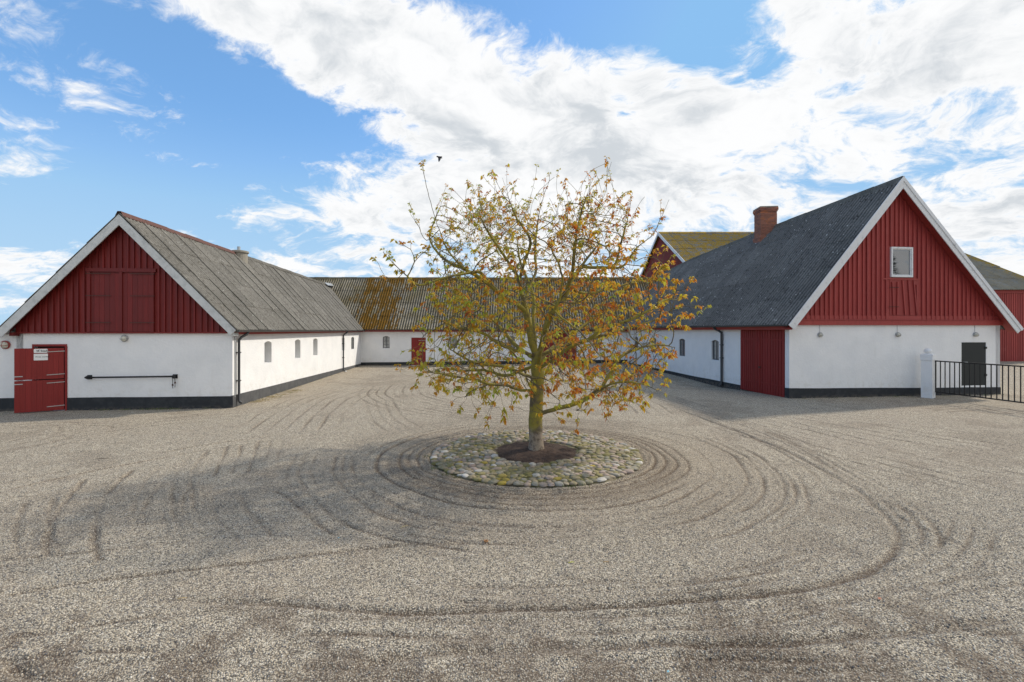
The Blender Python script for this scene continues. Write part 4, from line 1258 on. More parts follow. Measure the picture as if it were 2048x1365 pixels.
downpipe(right_barn, fW, sdp, -.08, 2.80, swing=.35, r=.055, brackets=(.05, .55, .8))
# brick chimney: core in mortar, bricks laid in courses, corbelled head
cx, cy = 13.78, 25.75
fC = Frame((cx - .42, cy - .42), (cx + .42, cy - .42 - .08), (0, -1))
CW = .84
def chim_box(mb, z0, z1, e):
    mb.box(fC, -e, CW + e, -CW - e, e, z0, z1)
mb = MB(); chim_box(mb, 6.6, 9.16, -.015); chm = mb.build('chimney', MORTAR, right_barn)
bk = MB()
z = 6.9; row = 0
while z < 9.2:
    e = .0
    if z > 9.0: e = .055
    elif z > 8.93: e = .025
    if z < 7.66: e = .05
    L = CW + 2 * e; nb = 4; bl = L / (nb - .5)
    for side in range(4):
        x = -(bl / 2 if row % 2 else 0)
        while x < L - .02:
            a, b = max(x, 0) + .005, min(x + bl, L) - .005
            if b - a > .03:
                j = random.uniform(-.003, .004)
                if side == 0: bk.box(fC, a - e, b - e, e - .10, e + j, z, z + .064)
                if side == 1: bk.box(fC, a - e, b - e, -CW - e - j, -CW - e + .10, z, z + .064)
                if side == 2: bk.box(fC, -e - j, -e + .1, -CW - e + a, -CW - e + b, z, z + .063)
                if side == 3: bk.box(fC, CW + e - .1, CW + e + j, -CW - e + a, -CW - e + b, z, z + .063)
            x += bl
    z += .077; row += 1
tag(bk.build('brickwork', BRICK, chm), kind='stuff')
mb = MB(); chim_box(mb, z - .005, z + .05, .04); mb.build('cap', CONCRETE, chm)
mb = MB(); mb.box(fC, -.065, CW + .065, -CW - .065, .065, 6.7, 7.36); mb.build('flashing', material('brown_lead_flashing', m_flat((0.13, 0.085, 0.08), 0.7)), chm)

# ================================================================== BIG BARN BEHIND
big = empty('barn', (28, 37, 0), 'large barn behind the right one with a yellow lichened roof and dark red boarding', 'barn')
BX0, BX1, BYn, BYr, BYf = 15.8, 42.0, 37.0, 50.0, 63.0
zNe, zRd = 5.75, 12.95
def eaveG(u): return Vector((lerp(BX0 - .3, BX1 + .4, u), BYn - .3, zNe))
def ridgeG(u): return Vector((lerp(BX0 - .3, BX1 + .4, u), BYr, zRd))
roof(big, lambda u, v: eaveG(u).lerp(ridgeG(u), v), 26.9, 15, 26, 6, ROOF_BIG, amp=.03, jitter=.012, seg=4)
mb = MB(); a, b = Vector((BX0 - .3, BYf + .3, zNe)), Vector((BX1 + .4, BYf + .3, zNe))
mb.prism([a, b, ridgeG(1), ridgeG(0)], (0, 0, -.05)); mb.build('rear_roof_slope', ROOF_BIG, big)
ridge_cap(big, [ridgeG(0) + Vector((0, 0, .05)), ridgeG(1) + Vector((0, 0, .05))], 0, ROOF_BIG, half=.25, drop=.15)
mb = MB(); zc_ = (zRd - zNe) / (BYr - BYn + .3)
mb.prism([(BX0, BYn, -.3), (BX0, BYf, -.3), (BX0, BYf, zNe + .1), (BX0, BYr, zRd - .08), (BX0, BYn, zNe + .1)], (.15, 0, 0)); mb.build('wall', RED_DARK, big)
mb = MB(); mb.prism([(BX1, BYn, -.3), (BX1, BYf, -.3), (BX1, BYf, zNe + .1), (BX1, BYr, zRd - .08), (BX1, BYn, zNe + .1)], (-.15, 0, 0)); mb.build('wall', RED_R, big)
mb = MB(); mb.prism([(BX0 + .15, BYn, -.3), (BX1 - .15, BYn, -.3), (BX1 - .15, BYn, zNe), (BX0 + .15, BYn, zNe)], (0, .15, 0)); mb.build('wall', RED_L, big)
fB = Frame((BX0, BYn), (BX1, BYn), (0, -1)); fBg = Frame((BX0, BYn), (BX0, BYf), (-1, 0))
x = 20.2
while x < BX1 - BX0:
    q = MB(); q.box(fB, x, x + .13, .002, .045, .12, zNe - .25); q.build('board', RED_R, big); x += .175
mb = MB(); mb.box(fB, 0, BX1 - BX0, .0, .02, -.3, .12); mb.build('plinth', TAR, big)
mb = MB(); mb.box(fB, 0, BX1 - BX0, .05, .09, zNe - .24, zNe + .0); mb.build('fascia', RED_R, big)
y = .6
while y < BYf - BYn - .3:
    zz = zRd - .3 - abs(y - (BYr - BYn)) * zc_
    if 7.0 < 50 and zz > 6.9:
        q = MB(); q.box(fBg, y, y + .10, .002, .05, 6.6, zz); q.build('batten', RED_R, big)
    y += .27
for s_, e_ in ((-.3, BYr - BYn), (BYf - BYn + .3, BYr - BYn)):
    bargeboard(big, fBg, s_, zNe + .02, e_, zRd + .08, .30, .34, .30, WHITEWOOD)

# ================================================================== TREE
tree = empty('broadleaf_tree', (TREE[0], TREE[1], 0), 'young spreading tree with lichened trunk and bronze and yellow spring leaves inside the stone ring', 'tree')
def T3(px, py, dy=0.0):
    Yy = TREE[1] + dy
    return Vector(((px - 1024) / 943 * Yy, Yy, zpx(py, Yy)))
nodes, par, limb = [], [], []
def addn(p, q, l):
    nodes.append(Vector(p)); par.append(q); limb.append(l); return len(nodes) - 1
def nearest_on(l, p):
    return min((i for i in range(len(nodes)) if limb[i] == l), key=lambda i: (nodes[i] - p).length)
def add_path(l, pts, start=None):
    """smooth path through px points (px, py, dy); start = limb id it springs from"""
    V = [T3(*p) for p in pts]
    if start is not None:
        i0 = nearest_on(start, V[0]); V[0] = nodes[i0].copy()
    else:
        i0 = addn(V[0], -1, l)
    cur = i0
    for i in range(len(V) - 1):
        p0, p1, p2, p3 = V[max(i - 1, 0)], V[i], V[i + 1], V[min(i + 2, len(V) - 1)]
        n = max(1, round((p2 - p1).length / .10))
        for k in range(1, n + 1):
            t = k / n
            q = 0.5 * ((2 * p1) + (-p0 + p2) * t + (2 * p0 - 5 * p1 + 4 * p2 - p3) * t * t + (-p0 + 3 * p1 - 3 * p2 + p3) * t ** 3)
            q += Vector((random.uniform(-1, 1), random.uniform(-1, 1), random.uniform(-1, 1))) * .008
            cur = addn(q, cur, l)
    return cur
LIMBS = [
    (0, None, [(1072, 907, 0), (1072, 870, 0), (1071, 830, 0), (1074, 790, 0), (1075, 750, .02), (1074, 715, .03)]),
    (1, 0, [(1074, 715, 0), (1063, 685, -.05), (1058, 650, -.08), (1046, 598, -.12), (1038, 560, -.2), (1020, 530, -.3), (1000, 500, -.4), (977, 465, -.5), (955, 420, -.5)]),
    (2, 0, [(1074, 715, 0), (1084, 690, .02), (1093, 650, .05), (1108, 612, .1), (1128, 598, .12), (1141, 565, .2), (1158, 540, .3), (1180, 510, .35), (1197, 490, .45)]),
    (3, 1, [(1054, 624, -.1), (1030, 605, -.25), (1003, 591, -.4), (980, 570, -.5), (959, 556, -.6), (930, 538, -.75), (900, 508, -.8), (878, 460, -.9), (858, 395, -.95), (846, 335, -1.0)]),
    (4, 0, [(1072, 706, 0), (1035, 702, -.2), (1003, 690, -.35), (975, 672, -.5), (952, 662, -.6), (920, 657, -.8), (880, 640, -1.1), (845, 625, -1.3)]),
    (5, 0, [(1073, 784, 0), (1040, 781, -.3), (1011, 770, -.6), (985, 770, -.8), (950, 760, -1.0), (905, 752, -1.2), (860, 745, -1.4)]),
    (6, 0, [(1074, 735, 0), (1040, 742, .15), (1010, 752, .3), (967, 741, .6), (920, 742, .8), (870, 730, 1.1), (840, 720, 1.3)]),
    (7, 0, [(1080, 800, -.05), (1066, 782, -.25), (1054, 762, -.38), (1050, 742, -.5), (1040, 725, -.7), (1020, 700, -1.0), (1000, 690, -1.3)]),
    (8, 0, [(1083, 829, 0), (1105, 820, -.1), (1124, 815, -.2), (1164, 803, -.4), (1202, 778, -.6), (1242, 764, -.8), (1292, 771, -1.0), (1318, 785, -1.1)]),
    (9, 0, [(1084, 716, .02), (1110, 700, .05), (1133, 690, .1), (1186, 677, .2), (1220, 668, .3), (1262, 655, .4), (1311, 640, .5), (1345, 620, .6)]),
    (10, 0, [(1080, 742, 0), (1110, 718, -.3), (1140, 695, -.6), (1175, 680, -.9), (1215, 655, -1.2), (1260, 640, -1.4), (1310, 615, -1.5)]),
    (11, 2, [(1139, 575, .2), (1160, 585, .3), (1190, 586, .5), (1218, 575, .7), (1250, 570, .9), (1290, 560, 1.2)]),
    (12, 2, [(1170, 534, .3), (1200, 536, .2), (1229, 530, .1), (1242, 485, .05), (1255, 440, 0), (1262, 400, -.05)]),
    (13, 12, [(1215, 535, .1), (1245, 533, .1), (1275, 495, .2), (1305, 470, .3), (1325, 430, .35), (1338, 400, .4)]),
    (14, 1, [(1048, 604, -.12), (1060, 575, .2), (1072, 540, .5), (1070, 500, .7), (1075, 450, .8), (1085, 400, .9), (1100, 358, .9)]),
    (15, 0, [(1072, 690, 0), (1067, 650, .3), (1068, 600, .6), (1055, 560, .9), (1040, 520, 1.3), (1030, 460, 1.6), (1010, 420, 1.7)]),
    (16, 2, [(1098, 630, .05), (1120, 600, -.35), (1135, 575, -.7), (1145, 540, -1.0), (1150, 490, -1.3), (1158, 440, -1.4), (1180, 375, -1.5)]),
    (17, 3, [(975, 566, -.55), (960, 545, -.9), (930, 548, -1.1), (888, 556, -1.3), (840, 570, -1.45), (806, 545, -1.5), (765, 505, -1.5)]),
    (24, 17, [(820, 556, -1.48), (828, 525, -1.45), (822, 500, -1.4), (800, 490, -1.4)]),
    (25, 17, [(806, 545, -1.5), (790, 560, -1.6), (770, 552, -1.7), (758, 528, -1.75)]),
    (26, 3, [(878, 460, -.9), (853, 482, -.7), (838, 455, -.7), (822, 430, -.7)]),
    (27, 3, [(930, 538, -.75), (890, 520, -.4), (860, 480, -.2), (870, 440, -.1), (886, 400, 0)]),
    (18, 1, [(1036, 556, -.2), (1050, 520, -.5), (1060, 480, -.8), (1030, 430, -1.0), (1005, 356, -1.1)]),
    (19, 0, [(1074, 725, 0), (1060, 712, .5), (1030, 690, 1.0), (1000, 655, 1.5), (960, 620, 1.9)]),
    (20, 0, [(1076, 720, 0), (1095, 705, .5), (1130, 680, 1.1), (1170, 650, 1.6), (1210, 620, 1.9)]),
    (21, 0, [(1078, 728, 0), (1080, 705, -.5), (1085, 680, -1.0), (1100, 640, -1.5), (1120, 600, -1.8)]),
    (22, 8, [(1202, 778, -.6), (1222, 745, -.5), (1240, 715, -.4), (1270, 700, -.2), (1310, 690, 0), (1350, 695, .1)]),
    (23, 0, [(1070, 760, 0), (1055, 752, -.6), (1010, 735, -1.1), (950, 725, -1.5), (900, 700, -1.7)]),
]
for l, st, pts in LIMBS:
    add_path(l, pts, st)
n_manual = len(nodes)
# crown envelope, metres: height -> radius
ENV = [(0.95, 1.2), (1.2, 2.1), (1.7, 2.6), (2.4, 2.8), (3.2, 2.85), (3.9, 2.7), (4.5, 2.35), (4.9, 1.8), (5.2, 1.0)]
ez, er = [a for a, b in ENV], [b * .91 for a, b in ENV]
att = []
while len(att) < 4100:
    z = random.uniform(.95, 5.15)
    rm = float(np.interp(z, ez, er))
    if random.random() > (rm / 2.8): continue
    a = random.uniform(0, 2 * math.pi)
    rm *= 1 + .34 * mnoise.noise(Vector((math.cos(a) * 1.6, math.sin(a) * 1.6, z * 1.3))) + .06
    rr_ = rm * random.uniform(0.04, 1) ** .45
    p = Vector((TREE[0] + .12 + rr_ * math.cos(a), TREE[1] + rr_ * math.sin(a), z))
    if mnoise.noise(p * 1.15) < -.12: continue
    if z < 1.5 and rr_ < 1.3: continue
    att.append(p)
STEP = .095
for it in range(85):
    if not att: break
    kd = kdtree.KDTree(len(nodes))
    for i, p in enumerate(nodes): kd.insert(p, i)
    kd.balance()
    pull = {}
    keep = []
    for a in att:
        co, i, d = kd.find(a)
        if d < .125: continue
        keep.append(a)
        if d < 1.5 and nodes[i].z > .95:
            pull.setdefault(i, Vector((0, 0, 0)))
            pull[i] += (a - co).normalized()
    att = keep
    if not pull: break
    for i, v in pull.items():
        if v.length < 1e-4: continue
        d0 = (nodes[i] - nodes[par[i]]).normalized() if par[i] >= 0 else Vector((0, 0, 1))
        d = (v.normalized() * 1.0 + d0 * .45 + Vector((random.uniform(-1, 1), random.uniform(-1, 1), random.uniform(-.8, 1))) * .22 + Vector((0, 0, .10))).normalized()
        q = nodes[i] + d * STEP
        if kd.find(q)[2] < .03: continue
        addn(q, i, limb[i])
N = len(nodes)
kids = [[] for _ in range(N)]
for i, p in enumerate(par):
    if p >= 0: kids[p].append(i)
# twig shoots
shoot_leaf = []   # (pos, dir)
tips = [i for i in range(N) if not kids[i]]
def cen(p): return Vector((p.x - TREE[0], p.y - TREE[1], 0))
for i in list(range(n_manual // 6, N)):
    p = nodes[i]
    if par[i] < 0 or p.z < .8: continue
    tip = not kids[i]
    if i < n_manual and not tip and p.z < 1.4: continue
    pr = 1.0 if tip else (.16 if i >= n_manual else .10)
    if limb[i] in (17, 24, 25, 26, 27, 3, 14, 18, 13, 12) and i < n_manual and (nodes[i].z > 3.7 or nodes[i].x < -1.2): pr = .62
    if random.random() > pr: continue
    d0 = (p - nodes[par[i]]).normalized()
    o = cen(p); o = o.normalized() if o.length > .1 else Vector((0, 0, 0))
    high = p.z > 3.9
    ln = random.uniform(.14, .40) + (random.uniform(.15, .75) if p.z > 4.3 and random.random() < .5 else 0)
    if i < n_manual: ln *= .55
    d = (d0 * .7 + o * .25 + Vector((0, 0, 1.0 if high else .15)) + Vector((random.uniform(-1, 1), random.uniform(-1, 1), random.uniform(-.6, .6))) * .55).normalized()
    cur = i; n = max(2, int(ln / .07)); q = p.copy()
    bend = Vector((random.uniform(-1, 1), random.uniform(-1, 1), random.uniform(-.2, 1.0) if high else random.uniform(-.9, .5))) * .12
    if p.z < 1.6 and random.random() < .5: bend = Vector((0, 0, -.22))
    for k in range(n):
        d = (d + bend + Vector((random.uniform(-1, 1), random.uniform(-1, 1), random.uniform(-1, 1))) * .10).normalized()
        q = q + d * .07
        cur = addn(q, cur, limb[i]); kids.append([]); kids[par[cur]].append(cur)
        if random.random() < (.18 if cen(q).length < 1.35 else .36) and k > 0: shoot_leaf.append((q.copy(), d.copy(), .75))
    inner = cen(q).length < 1.35 and q.z < 4.4
    if random.random() < (.5 if inner else .86): shoot_leaf.append((q.copy(), d.copy(), 1.0))
N = len(nodes)
# pipe model radii
rad = [0.0] * N
order = sorted(range(N), key=lambda i: -i)
EXP = 2.65
for i in order:
    rad[i] = max(.0034, sum(rad[k] ** EXP for k in kids[i]) ** (1 / EXP)) if kids[i] else .0034
r_base = rad[0]
sc_ = .146 / r_base
for i in range(N):
    t = min(1, max(0, (rad[i] - .0034) / (r_base - .0034)))
    rad[i] = rad[i] * lerp(1.0, sc_, t ** .35)
for i in range(6):   # root flare
    pass
chains = []
def chain_from(start_parent, i):
    stack = [(start_parent, i)]
    while stack:
        sp_, i = stack.pop()
        ch = [sp_, i] if sp_ is not None else [i]
        while kids[i]:
            ks = sorted(kids[i], key=lambda k: -rad[k])
            for k in ks[1:]: stack.append((i, k))
            i = ks[0]; ch.append(i)
        chains.append(ch)
chain_from(None, 0)
parts = {}
def put(key, pts, rs, seg):
    parts.setdefault(key, MB()).tube(pts, rs, seg, cap=False)
TW = .0135
for ch in chains:
    fst = 1 if len(ch) > 1 and par[ch[1]] == ch[0] and ch[0] != 0 else 0
    pts = [nodes[i] for i in ch]; rs = [rad[i] for i in ch]
    if ch[0] != 0 and len(rs) > 1: rs[0] = min(rs[0], rs[1] * 1.25)
    l = limb[ch[min(1, len(ch) - 1)]]
    # split into thick and thin
    cut = next((k for k, r_ in enumerate(rs) if r_ < TW), len(rs))
    if ch[0] == 0:
        for k in range(len(rs)):
            z = pts[k].z
            if z < .35: rs[k] *= 1 + .30 * ((.35 - z) / .35) ** 1.6
    if cut >= 2:
        # split by limb id so that trunk and limbs are separate parts
        k0 = 0
        ids = [limb[i] for i in ch]
        ids[0] = ids[min(1, len(ids) - 1)] if ch[0] != 0 else ids[0]
        k = 0
        end = min(cut + 1, len(rs))
        while k < end - 1:
            m = k + 1
            while m < end and ids[m] == ids[k + 1]: m += 1
            put(('t' if ids[k + 1] == 0 else ids[k + 1]), pts[k:m] if m - k > 1 else pts[k:k + 2], rs[k:m] if m - k > 1 else rs[k:k + 2], 14 if rs[k] > .05 else (9 if rs[k] > .025 else 6))
            k = m - 1
        if cut < len(rs) - 1:
            put('w', pts[cut:], rs[cut:], 4)
    else:
        put('w', pts, rs, 4)
for key, mb in parts.items():
    if key == 't': mb.build('trunk', BARK, tree, smooth=True)
    elif key == 'w': tag(mb.build('twigs', TWIG, tree, smooth=True), kind='stuff')
    else: mb.build('limb', BARK, tree, smooth=True)
# leaves: drooping young leaflets in tufts
lv, lf_, tint = [], [], []
for (p, d, s_) in shoot_leaf:
    ct = random.betavariate(2.0, 2.0)
    ct = ct * .75 + .12 + (.12 if p.x < TREE[0] else -.10) * random.random()
    nl = random.randint(4, 9)
    for k in range(nl):
        a = random.uniform(0, 2 * math.pi)
        out = Vector((math.cos(a), math.sin(a), random.uniform(-.9, .55)))
        out = (out + d * .5).normalized()
        L = random.uniform(.05, .112) * s_ * (.8 if p.z > 4.6 else 1)
        w = L * random.uniform(.22, .32)
        sdv = out.cross(Vector((random.uniform(-1, 1), random.uniform(-1, 1), random.uniform(-1, 1)))).normalized()
        up = sdv.cross(out).normalized()
        drop = Vector((0, 0, -1))
        base = p + out * .008 - d * random.uniform(0, .06)
        p1 = base + out * L * .45 + drop * L * .05
        p2 = base + out * L * .85 + drop * L * .42
        b = len(lv)
        lv += [base, p1 + sdv * w + up * w * .4, p1, p1 - sdv * w + up * w * .4, p2]
        lf_ += [(b, b + 1, b + 2), (b, b + 2, b + 3), (b + 1, b + 4, b + 2), (b + 2, b + 4, b + 3)]
        tv = min(1, max(0, ct + random.uniform(-.16, .16)))
        tint += [tv] * 5
me = bpy.data.meshes.new('leaves')
me.from_pydata([tuple(v - Vector(tree.location)) for v in lv], [], lf_)
me.materials.append(LEAF)
a_ = me.attributes.new('tint', 'FLOAT', 'POINT'); a_.data.foreach_set('value', np.array(tint, np.float32))
lo = bpy.data.objects.new('leaves', me); COL.objects.link(lo); lo.parent = tree
tag(lo, kind='stuff')
print('tree nodes', N, 'tufts', len(shoot_leaf), 'leaf tris', len(lf_))

# ================================================================== STONE RING
ring = empty('cobblestone_ring', (TREE[0], TREE[1], 0), 'round bed of mossy rounded fieldstones laid in the gravel around the tree', 'stone ring')
mb = MB()   # bedding between the stones
nn = 72
vs = []
for r_, z_ in ((.80, .02), (1.5, .046), (2.11, .020), (2.20, -.05)):
    for i in range(nn):
        a = 2 * math.pi * i / nn
        rj = r_ * (1 + .012 * math.sin(5 * a) + .008 * math.sin(11 * a))
        vs.append((TREE[0] + rj * math.cos(a), TREE[1] + rj * math.sin(a), z_))
fs = [(j * nn + i, j * nn + (i + 1) % nn, (j + 1) * nn + (i + 1) % nn, (j + 1) * nn + i) for j in range(3) for i in range(nn)]
mb.add(vs, [f[::-1] for f in fs]); mb.build('bedding', material('mossy_joint_sand', lambda g, p, r: {'Base Color': g.mix(g.ss(g.noise(p, 2.5, 6, .7), .42, .6), (0.20, 0.165, 0.115), (0.13, 0.13, 0.05)), 'Roughness': .95, '_bump': (g.noise(p, 40, 4), .7, .02)}), ring, smooth=True)
mb = MB(); vs = [(TREE[0], TREE[1], .10)]; fs = []
R_in = lambda a: .90 + .035 * math.sin(3 * a + 1) + .02 * math.sin(7 * a)
rings = 9
for j in range(1, rings + 1):
    for i in range(nn):
        a = 2 * math.pi * i / nn
        t = j / rings
        r_ = R_in(a) * t
        x, y = TREE[0] + r_ * math.cos(a), TREE[1] + r_ * math.sin(a)
        zz = .075 * (1 - t ** 2) + .018 + mnoise.noise(Vector((x * 5, y * 5, 0))) * .022 + mnoise.noise(Vector((x * 14, y * 14, 3))) * .014
        vs.append((x, y, zz))
for i in range(nn): fs.append((0, 1 + i, 1 + (i + 1) % nn))
for j in range(rings - 1):
    for i in range(nn):
        a, b = 1 + j * nn + i, 1 + j * nn + (i + 1) % nn
        fs.append((a, a + nn, b + nn, b))
mb.add(vs, fs); sb = mb.build('planting_soil', SOIL, None, smooth=True); tag(sb, 'dark brown bare soil inside the stone ring at the foot of the tree', 'soil', kind='stuff')
# rounded stones: sphere-ish shapes
def stone_mesh(seed):
    rs = random.Random(seed)
    vs = []
    rows, seg = 4, 8
    vs.append((0, 0, .5))
    for j in range(1, rows + 1):
        ph = math.pi * .60 * j / rows
        for i in range(seg):
            a = 2 * math.pi * (i + .5 * (j % 2)) / seg
            k = 1 + rs.uniform(-.09, .09)
            sq = 1.0 / (abs(math.cos(a)) ** 2.6 + abs(math.sin(a)) ** 2.6) ** (1 / 2.6)
            vs.append((math.sin(ph) ** .8 * math.cos(a) * k * .5 * lerp(1, sq, .8), math.sin(ph) ** .8 * math.sin(a) * k * .5 * lerp(1, sq, .8), math.cos(ph) * .5 * (1 + rs.uniform(-.06, .06))))
    fs = [(0, 1 + i, 1 + (i + 1) % seg) for i in range(seg)]
    for j in range(rows - 1):
        for i in range(seg):
            a, b = 1 + j * seg + i, 1 + j * seg + (i + 1) % seg
            fs.append((a, a + seg, b + seg, b))
    return vs, fs
SHAPES = [stone_mesh(k) for k in range(10)]
smesh = []
for k, (vs, fs) in enumerate(SHAPES):
    m_ = bpy.data.meshes.new('fieldstone'); m_.from_pydata(vs, [], fs); m_.materials.append(STONES[0])
    m_.polygons.foreach_set('use_smooth', [True] * len(fs)); smesh.append(m_)
spots = []
grid = {}
def okp(x, y, r_):
    for ix in range(int(x / .2) - 2, int(x / .2) + 3):
        for iy in range(int(y / .2) - 2, int(y / .2) + 3):
            for (a, b, c) in grid.get((ix, iy), ()):
                if (a - x) ** 2 + (b - y) ** 2 < ((c + r_) * .90) ** 2: return False
    return True
def puts(x, y, r_, edge):
    spots.append((x, y, r_, edge)); grid.setdefault((int(x / .2), int(y / .2)), []).append((x, y, r_))
# edging stones
for R0, s0 in ((2.12, .068), (None, .072)):
    a = 0
    while a < 2 * math.pi - .05:
        r_ = s0 * random.uniform(.8, 1.2)
        rr_ = (R0 if R0 else R_in(a) + .09) * (1 + random.uniform(-.012, .012))
        aa = a + r_ / rr_
        puts(TREE[0] + rr_ * math.cos(aa), TREE[1] + rr_ * math.sin(aa), r_, True)
        a += 2 * r_ * .97 / rr_
for rmin, tries in ((.078, 160), (.062, 700), (.052, 5000), (.043, 14000), (.034, 18000)):
    for _ in range(tries):
        a = random.uniform(0, 2 * math.pi); rr_ = math.sqrt(random.uniform(.95 ** 2, 2.12 ** 2))
        x, y = TREE[0] + rr_ * math.cos(a), TREE[1] + rr_ * math.sin(a)
        r_ = rmin * random.uniform(.92, 1.12)
        if rr_ < R_in(a) + .05 + r_ * .6 or rr_ > 2.20 - r_: continue
        if okp(x, y, r_): puts(x, y, r_, False)
spots.sort(key=lambda s: -(s[2] / s[1]))
joined = MB()
for k, (x, y, r_, edge) in enumerate(spots):
    vs, fs = SHAPES[k % 10]
    ang = random.uniform(0, 6.28); el = random.uniform(1.0, 1.28)
    sx, sy, sz = 2 * r_ * el * 1.08, 2 * r_ / el ** .5 * 1.08, r_ * random.uniform(.75, 1.05)
    rr_ = math.hypot(x - TREE[0], y - TREE[1])
    zb_ = .030 - .03 * max(0, (rr_ - 1.9) / .3) + random.uniform(-.006, .012)
    rr2 = random.random()
    pale = edge and rr_ > 1.8
    w = [.24, .17, .27, .04, .22, .05, .01] if not pale else [.28, .22, .08, .14, .22, .06, .0]
    mi = random.choices(range(7), w)[0]
    if abs(x - GP(1005, 968)[0]) < .13 and abs(y - 8.05) < .14: mi = 6
    if k < 298:
        o = bpy.data.objects.new('fieldstone', smesh[k % 10]); COL.objects.link(o); o.parent = ring
        o.location = (x - TREE[0], y - TREE[1], zb_); o.scale = (sx, sy, sz); o.rotation_euler = (random.uniform(-.12, .12), random.uniform(-.12, .12), ang)
        o.material_slots[0].link = 'OBJECT'; o.material_slots[0].material = STONES[mi]
    else:
        c, s_ = math.cos(ang), math.sin(ang)
        joined.add([(x + (v[0] * sx) * c - (v[1] * sy) * s_, y + (v[0] * sx) * s_ + (v[1] * sy) * c, zb_ + v[2] * sz) for v in vs], fs, mi)
tag(joined.build('fieldstones', STONES, ring, smooth=True), kind='stuff')
print('stones', len(spots))

# ================================================================== LAMPS, SIGNS, RAIL
def wall_lamp(fr, s, z, r, body, label, cable=True, cage=True, d=0.0, tiltx=0):
    t = empty('wall_lamp', fr.P(s, d, z), label, 'lamp', 'outdoor wall lamps on the barns')
    ax = (fr.n + Vector((0, 0, -.18))).normalized()
    q = MB(); q.lathe(fr.P(s, d, z), [(r, 0), (r * 1.06, .02), (r * 1.06, .05), (r * .9, .06)], 16, ax=ax); q.build('housing', body, t, smooth=False)
    q = MB(); q.lathe(Vector(fr.P(s, d, z)) + ax * .055, [(r * .86, 0), (r * .82, .035), (r * .6, .07), (r * .3, .088), (.004, .093)], 16, ax=ax); q.build('glass', LAMP_GLASS, t, smooth=True)
    if cage:
        for k in range(2):
            q = MB(); dirv = fr.a if k == 0 else Vector((0, 0, 1))
            c = Vector(fr.P(s, d, z)) + ax * .06
            q.tube([c + dirv * (r * math.cos(a)) + ax * (.105 * math.sin(a)) for a in [math.pi * i / 8 for i in range(9)]], .006, 5); q.build('guard', body, t, smooth=True)
    if cable:
        q = MB(); q.tube([fr.P(s, .012, z + r * .8), fr.P(s, .012, 2.80 if cable is True else cable)], .006, 5); q.build('cable', LAMP_GREY, t)
    return t
zl = 2.44
wall_lamp(fR, fR.s_at_px(1639), zl, .085, LAMP_GREY, 'round grey bulkhead lamp left of the others under the right gable, nearest the double doors')
wall_lamp(fR, fR.s_at_px(1794), zl, .085, LAMP_GREY, 'round grey bulkhead lamp straight below the small gable window')
wall_lamp(fR, fR.s_at_px(1949), zl, .085, LAMP_GREY, 'round grey bulkhead lamp above the small black door')
wall_lamp(fg, fg.s_at_px(250), 2.34, .105, LAMP_GREY, 'pale oval lamp under the hatch of the left gable', cable=False)
wall_lamp(fl, fl.s_at_px(9), 2.14, .13, LAMP_RED, 'red caged lamp on the lean-to at the far left edge', cable=False, d=-.06)

rail = empty('tie_rail', fg.P(fg.s_at_px(266), 0, 1.1), 'black steel bar fixed along the left gable wall with straps hanging at its right end', 'rail')
ra, rb = fg.s_at_px(180), fg.s_at_px(351)
zr_ = zpx(755, 15.35)
q = MB(); q.tube([fg.P(ra - .08, .10, zr_), fg.P(rb, .10, zr_ + .012)], .027, 8); q.build('bar', BLACK_METAL, rail, smooth=True)
for s in (ra, rb):
    q = MB(); q.box(fg, s - .07, s + .07, .002, .022, zr_ - .065, zr_ + .075); q.box(fg, s - .045, s + .045, .022, .12, zr_ - .045, zr_ + .05); q.build('bracket', BLACK_METAL, rail)
for dx, ln in ((-.04, .38), (.035, .35)):
    q = MB(); q.tube([fg.P(rb + dx, .10, zr_ - .04), fg.P(rb + dx + .005, .09, zr_ - .2), fg.P(rb + dx - .004, .08, zr_ - ln)], .008, 5); st_ = q.build('strap', BLACK_METAL, rail)
    q = MB(); q.box(fg, rb + dx - .018, rb + dx + .018, .07, .10, zr_ - .26 + dx, zr_ - .20 + dx); q.build('buckle', RUSTY, st_)

def text_mesh(txt, size, fr, s, d, z, parent, mat, name='lettering', squash=1.0):
    cu = bpy.data.curves.new('t', 'FONT'); cu.body = txt; cu.size = size; cu.resolution_u = 3; cu.extrude = .001; cu.offset = size * .018
    ob = bpy.data.objects.new('t', cu); COL.objects.link(ob)
    dg = bpy.context.evaluated_depsgraph_get()
    m = bpy.data.meshes.new_from_object(ob.evaluated_get(dg)); bpy.data.objects.remove(ob)
    mb = MB(); mb.add([fr.P(s + v.co.x * squash, d + v.co.z, z + v.co.y) for v in m.vertices], [tuple(p.vertices) for p in m.polygons])
    return mb.build(name, mat, parent)
def rrect(fr, s0, s1, z0, z1, r, d, th, n=5):
    pts = []
    for cxx, czz, a0 in ((s1 - r, z1 - r, 0), (s0 + r, z1 - r, 90), (s0 + r, z0 + r, 180), (s1 - r, z0 + r, 270)):
        for i in range(n + 1):
            a = R(a0 + 90 * i / n); pts.append(fr.P(cxx + r * math.cos(a), d, czz + r * math.sin(a)))
    mb = MB(); mb.prism(pts, fr.n * th); return mb
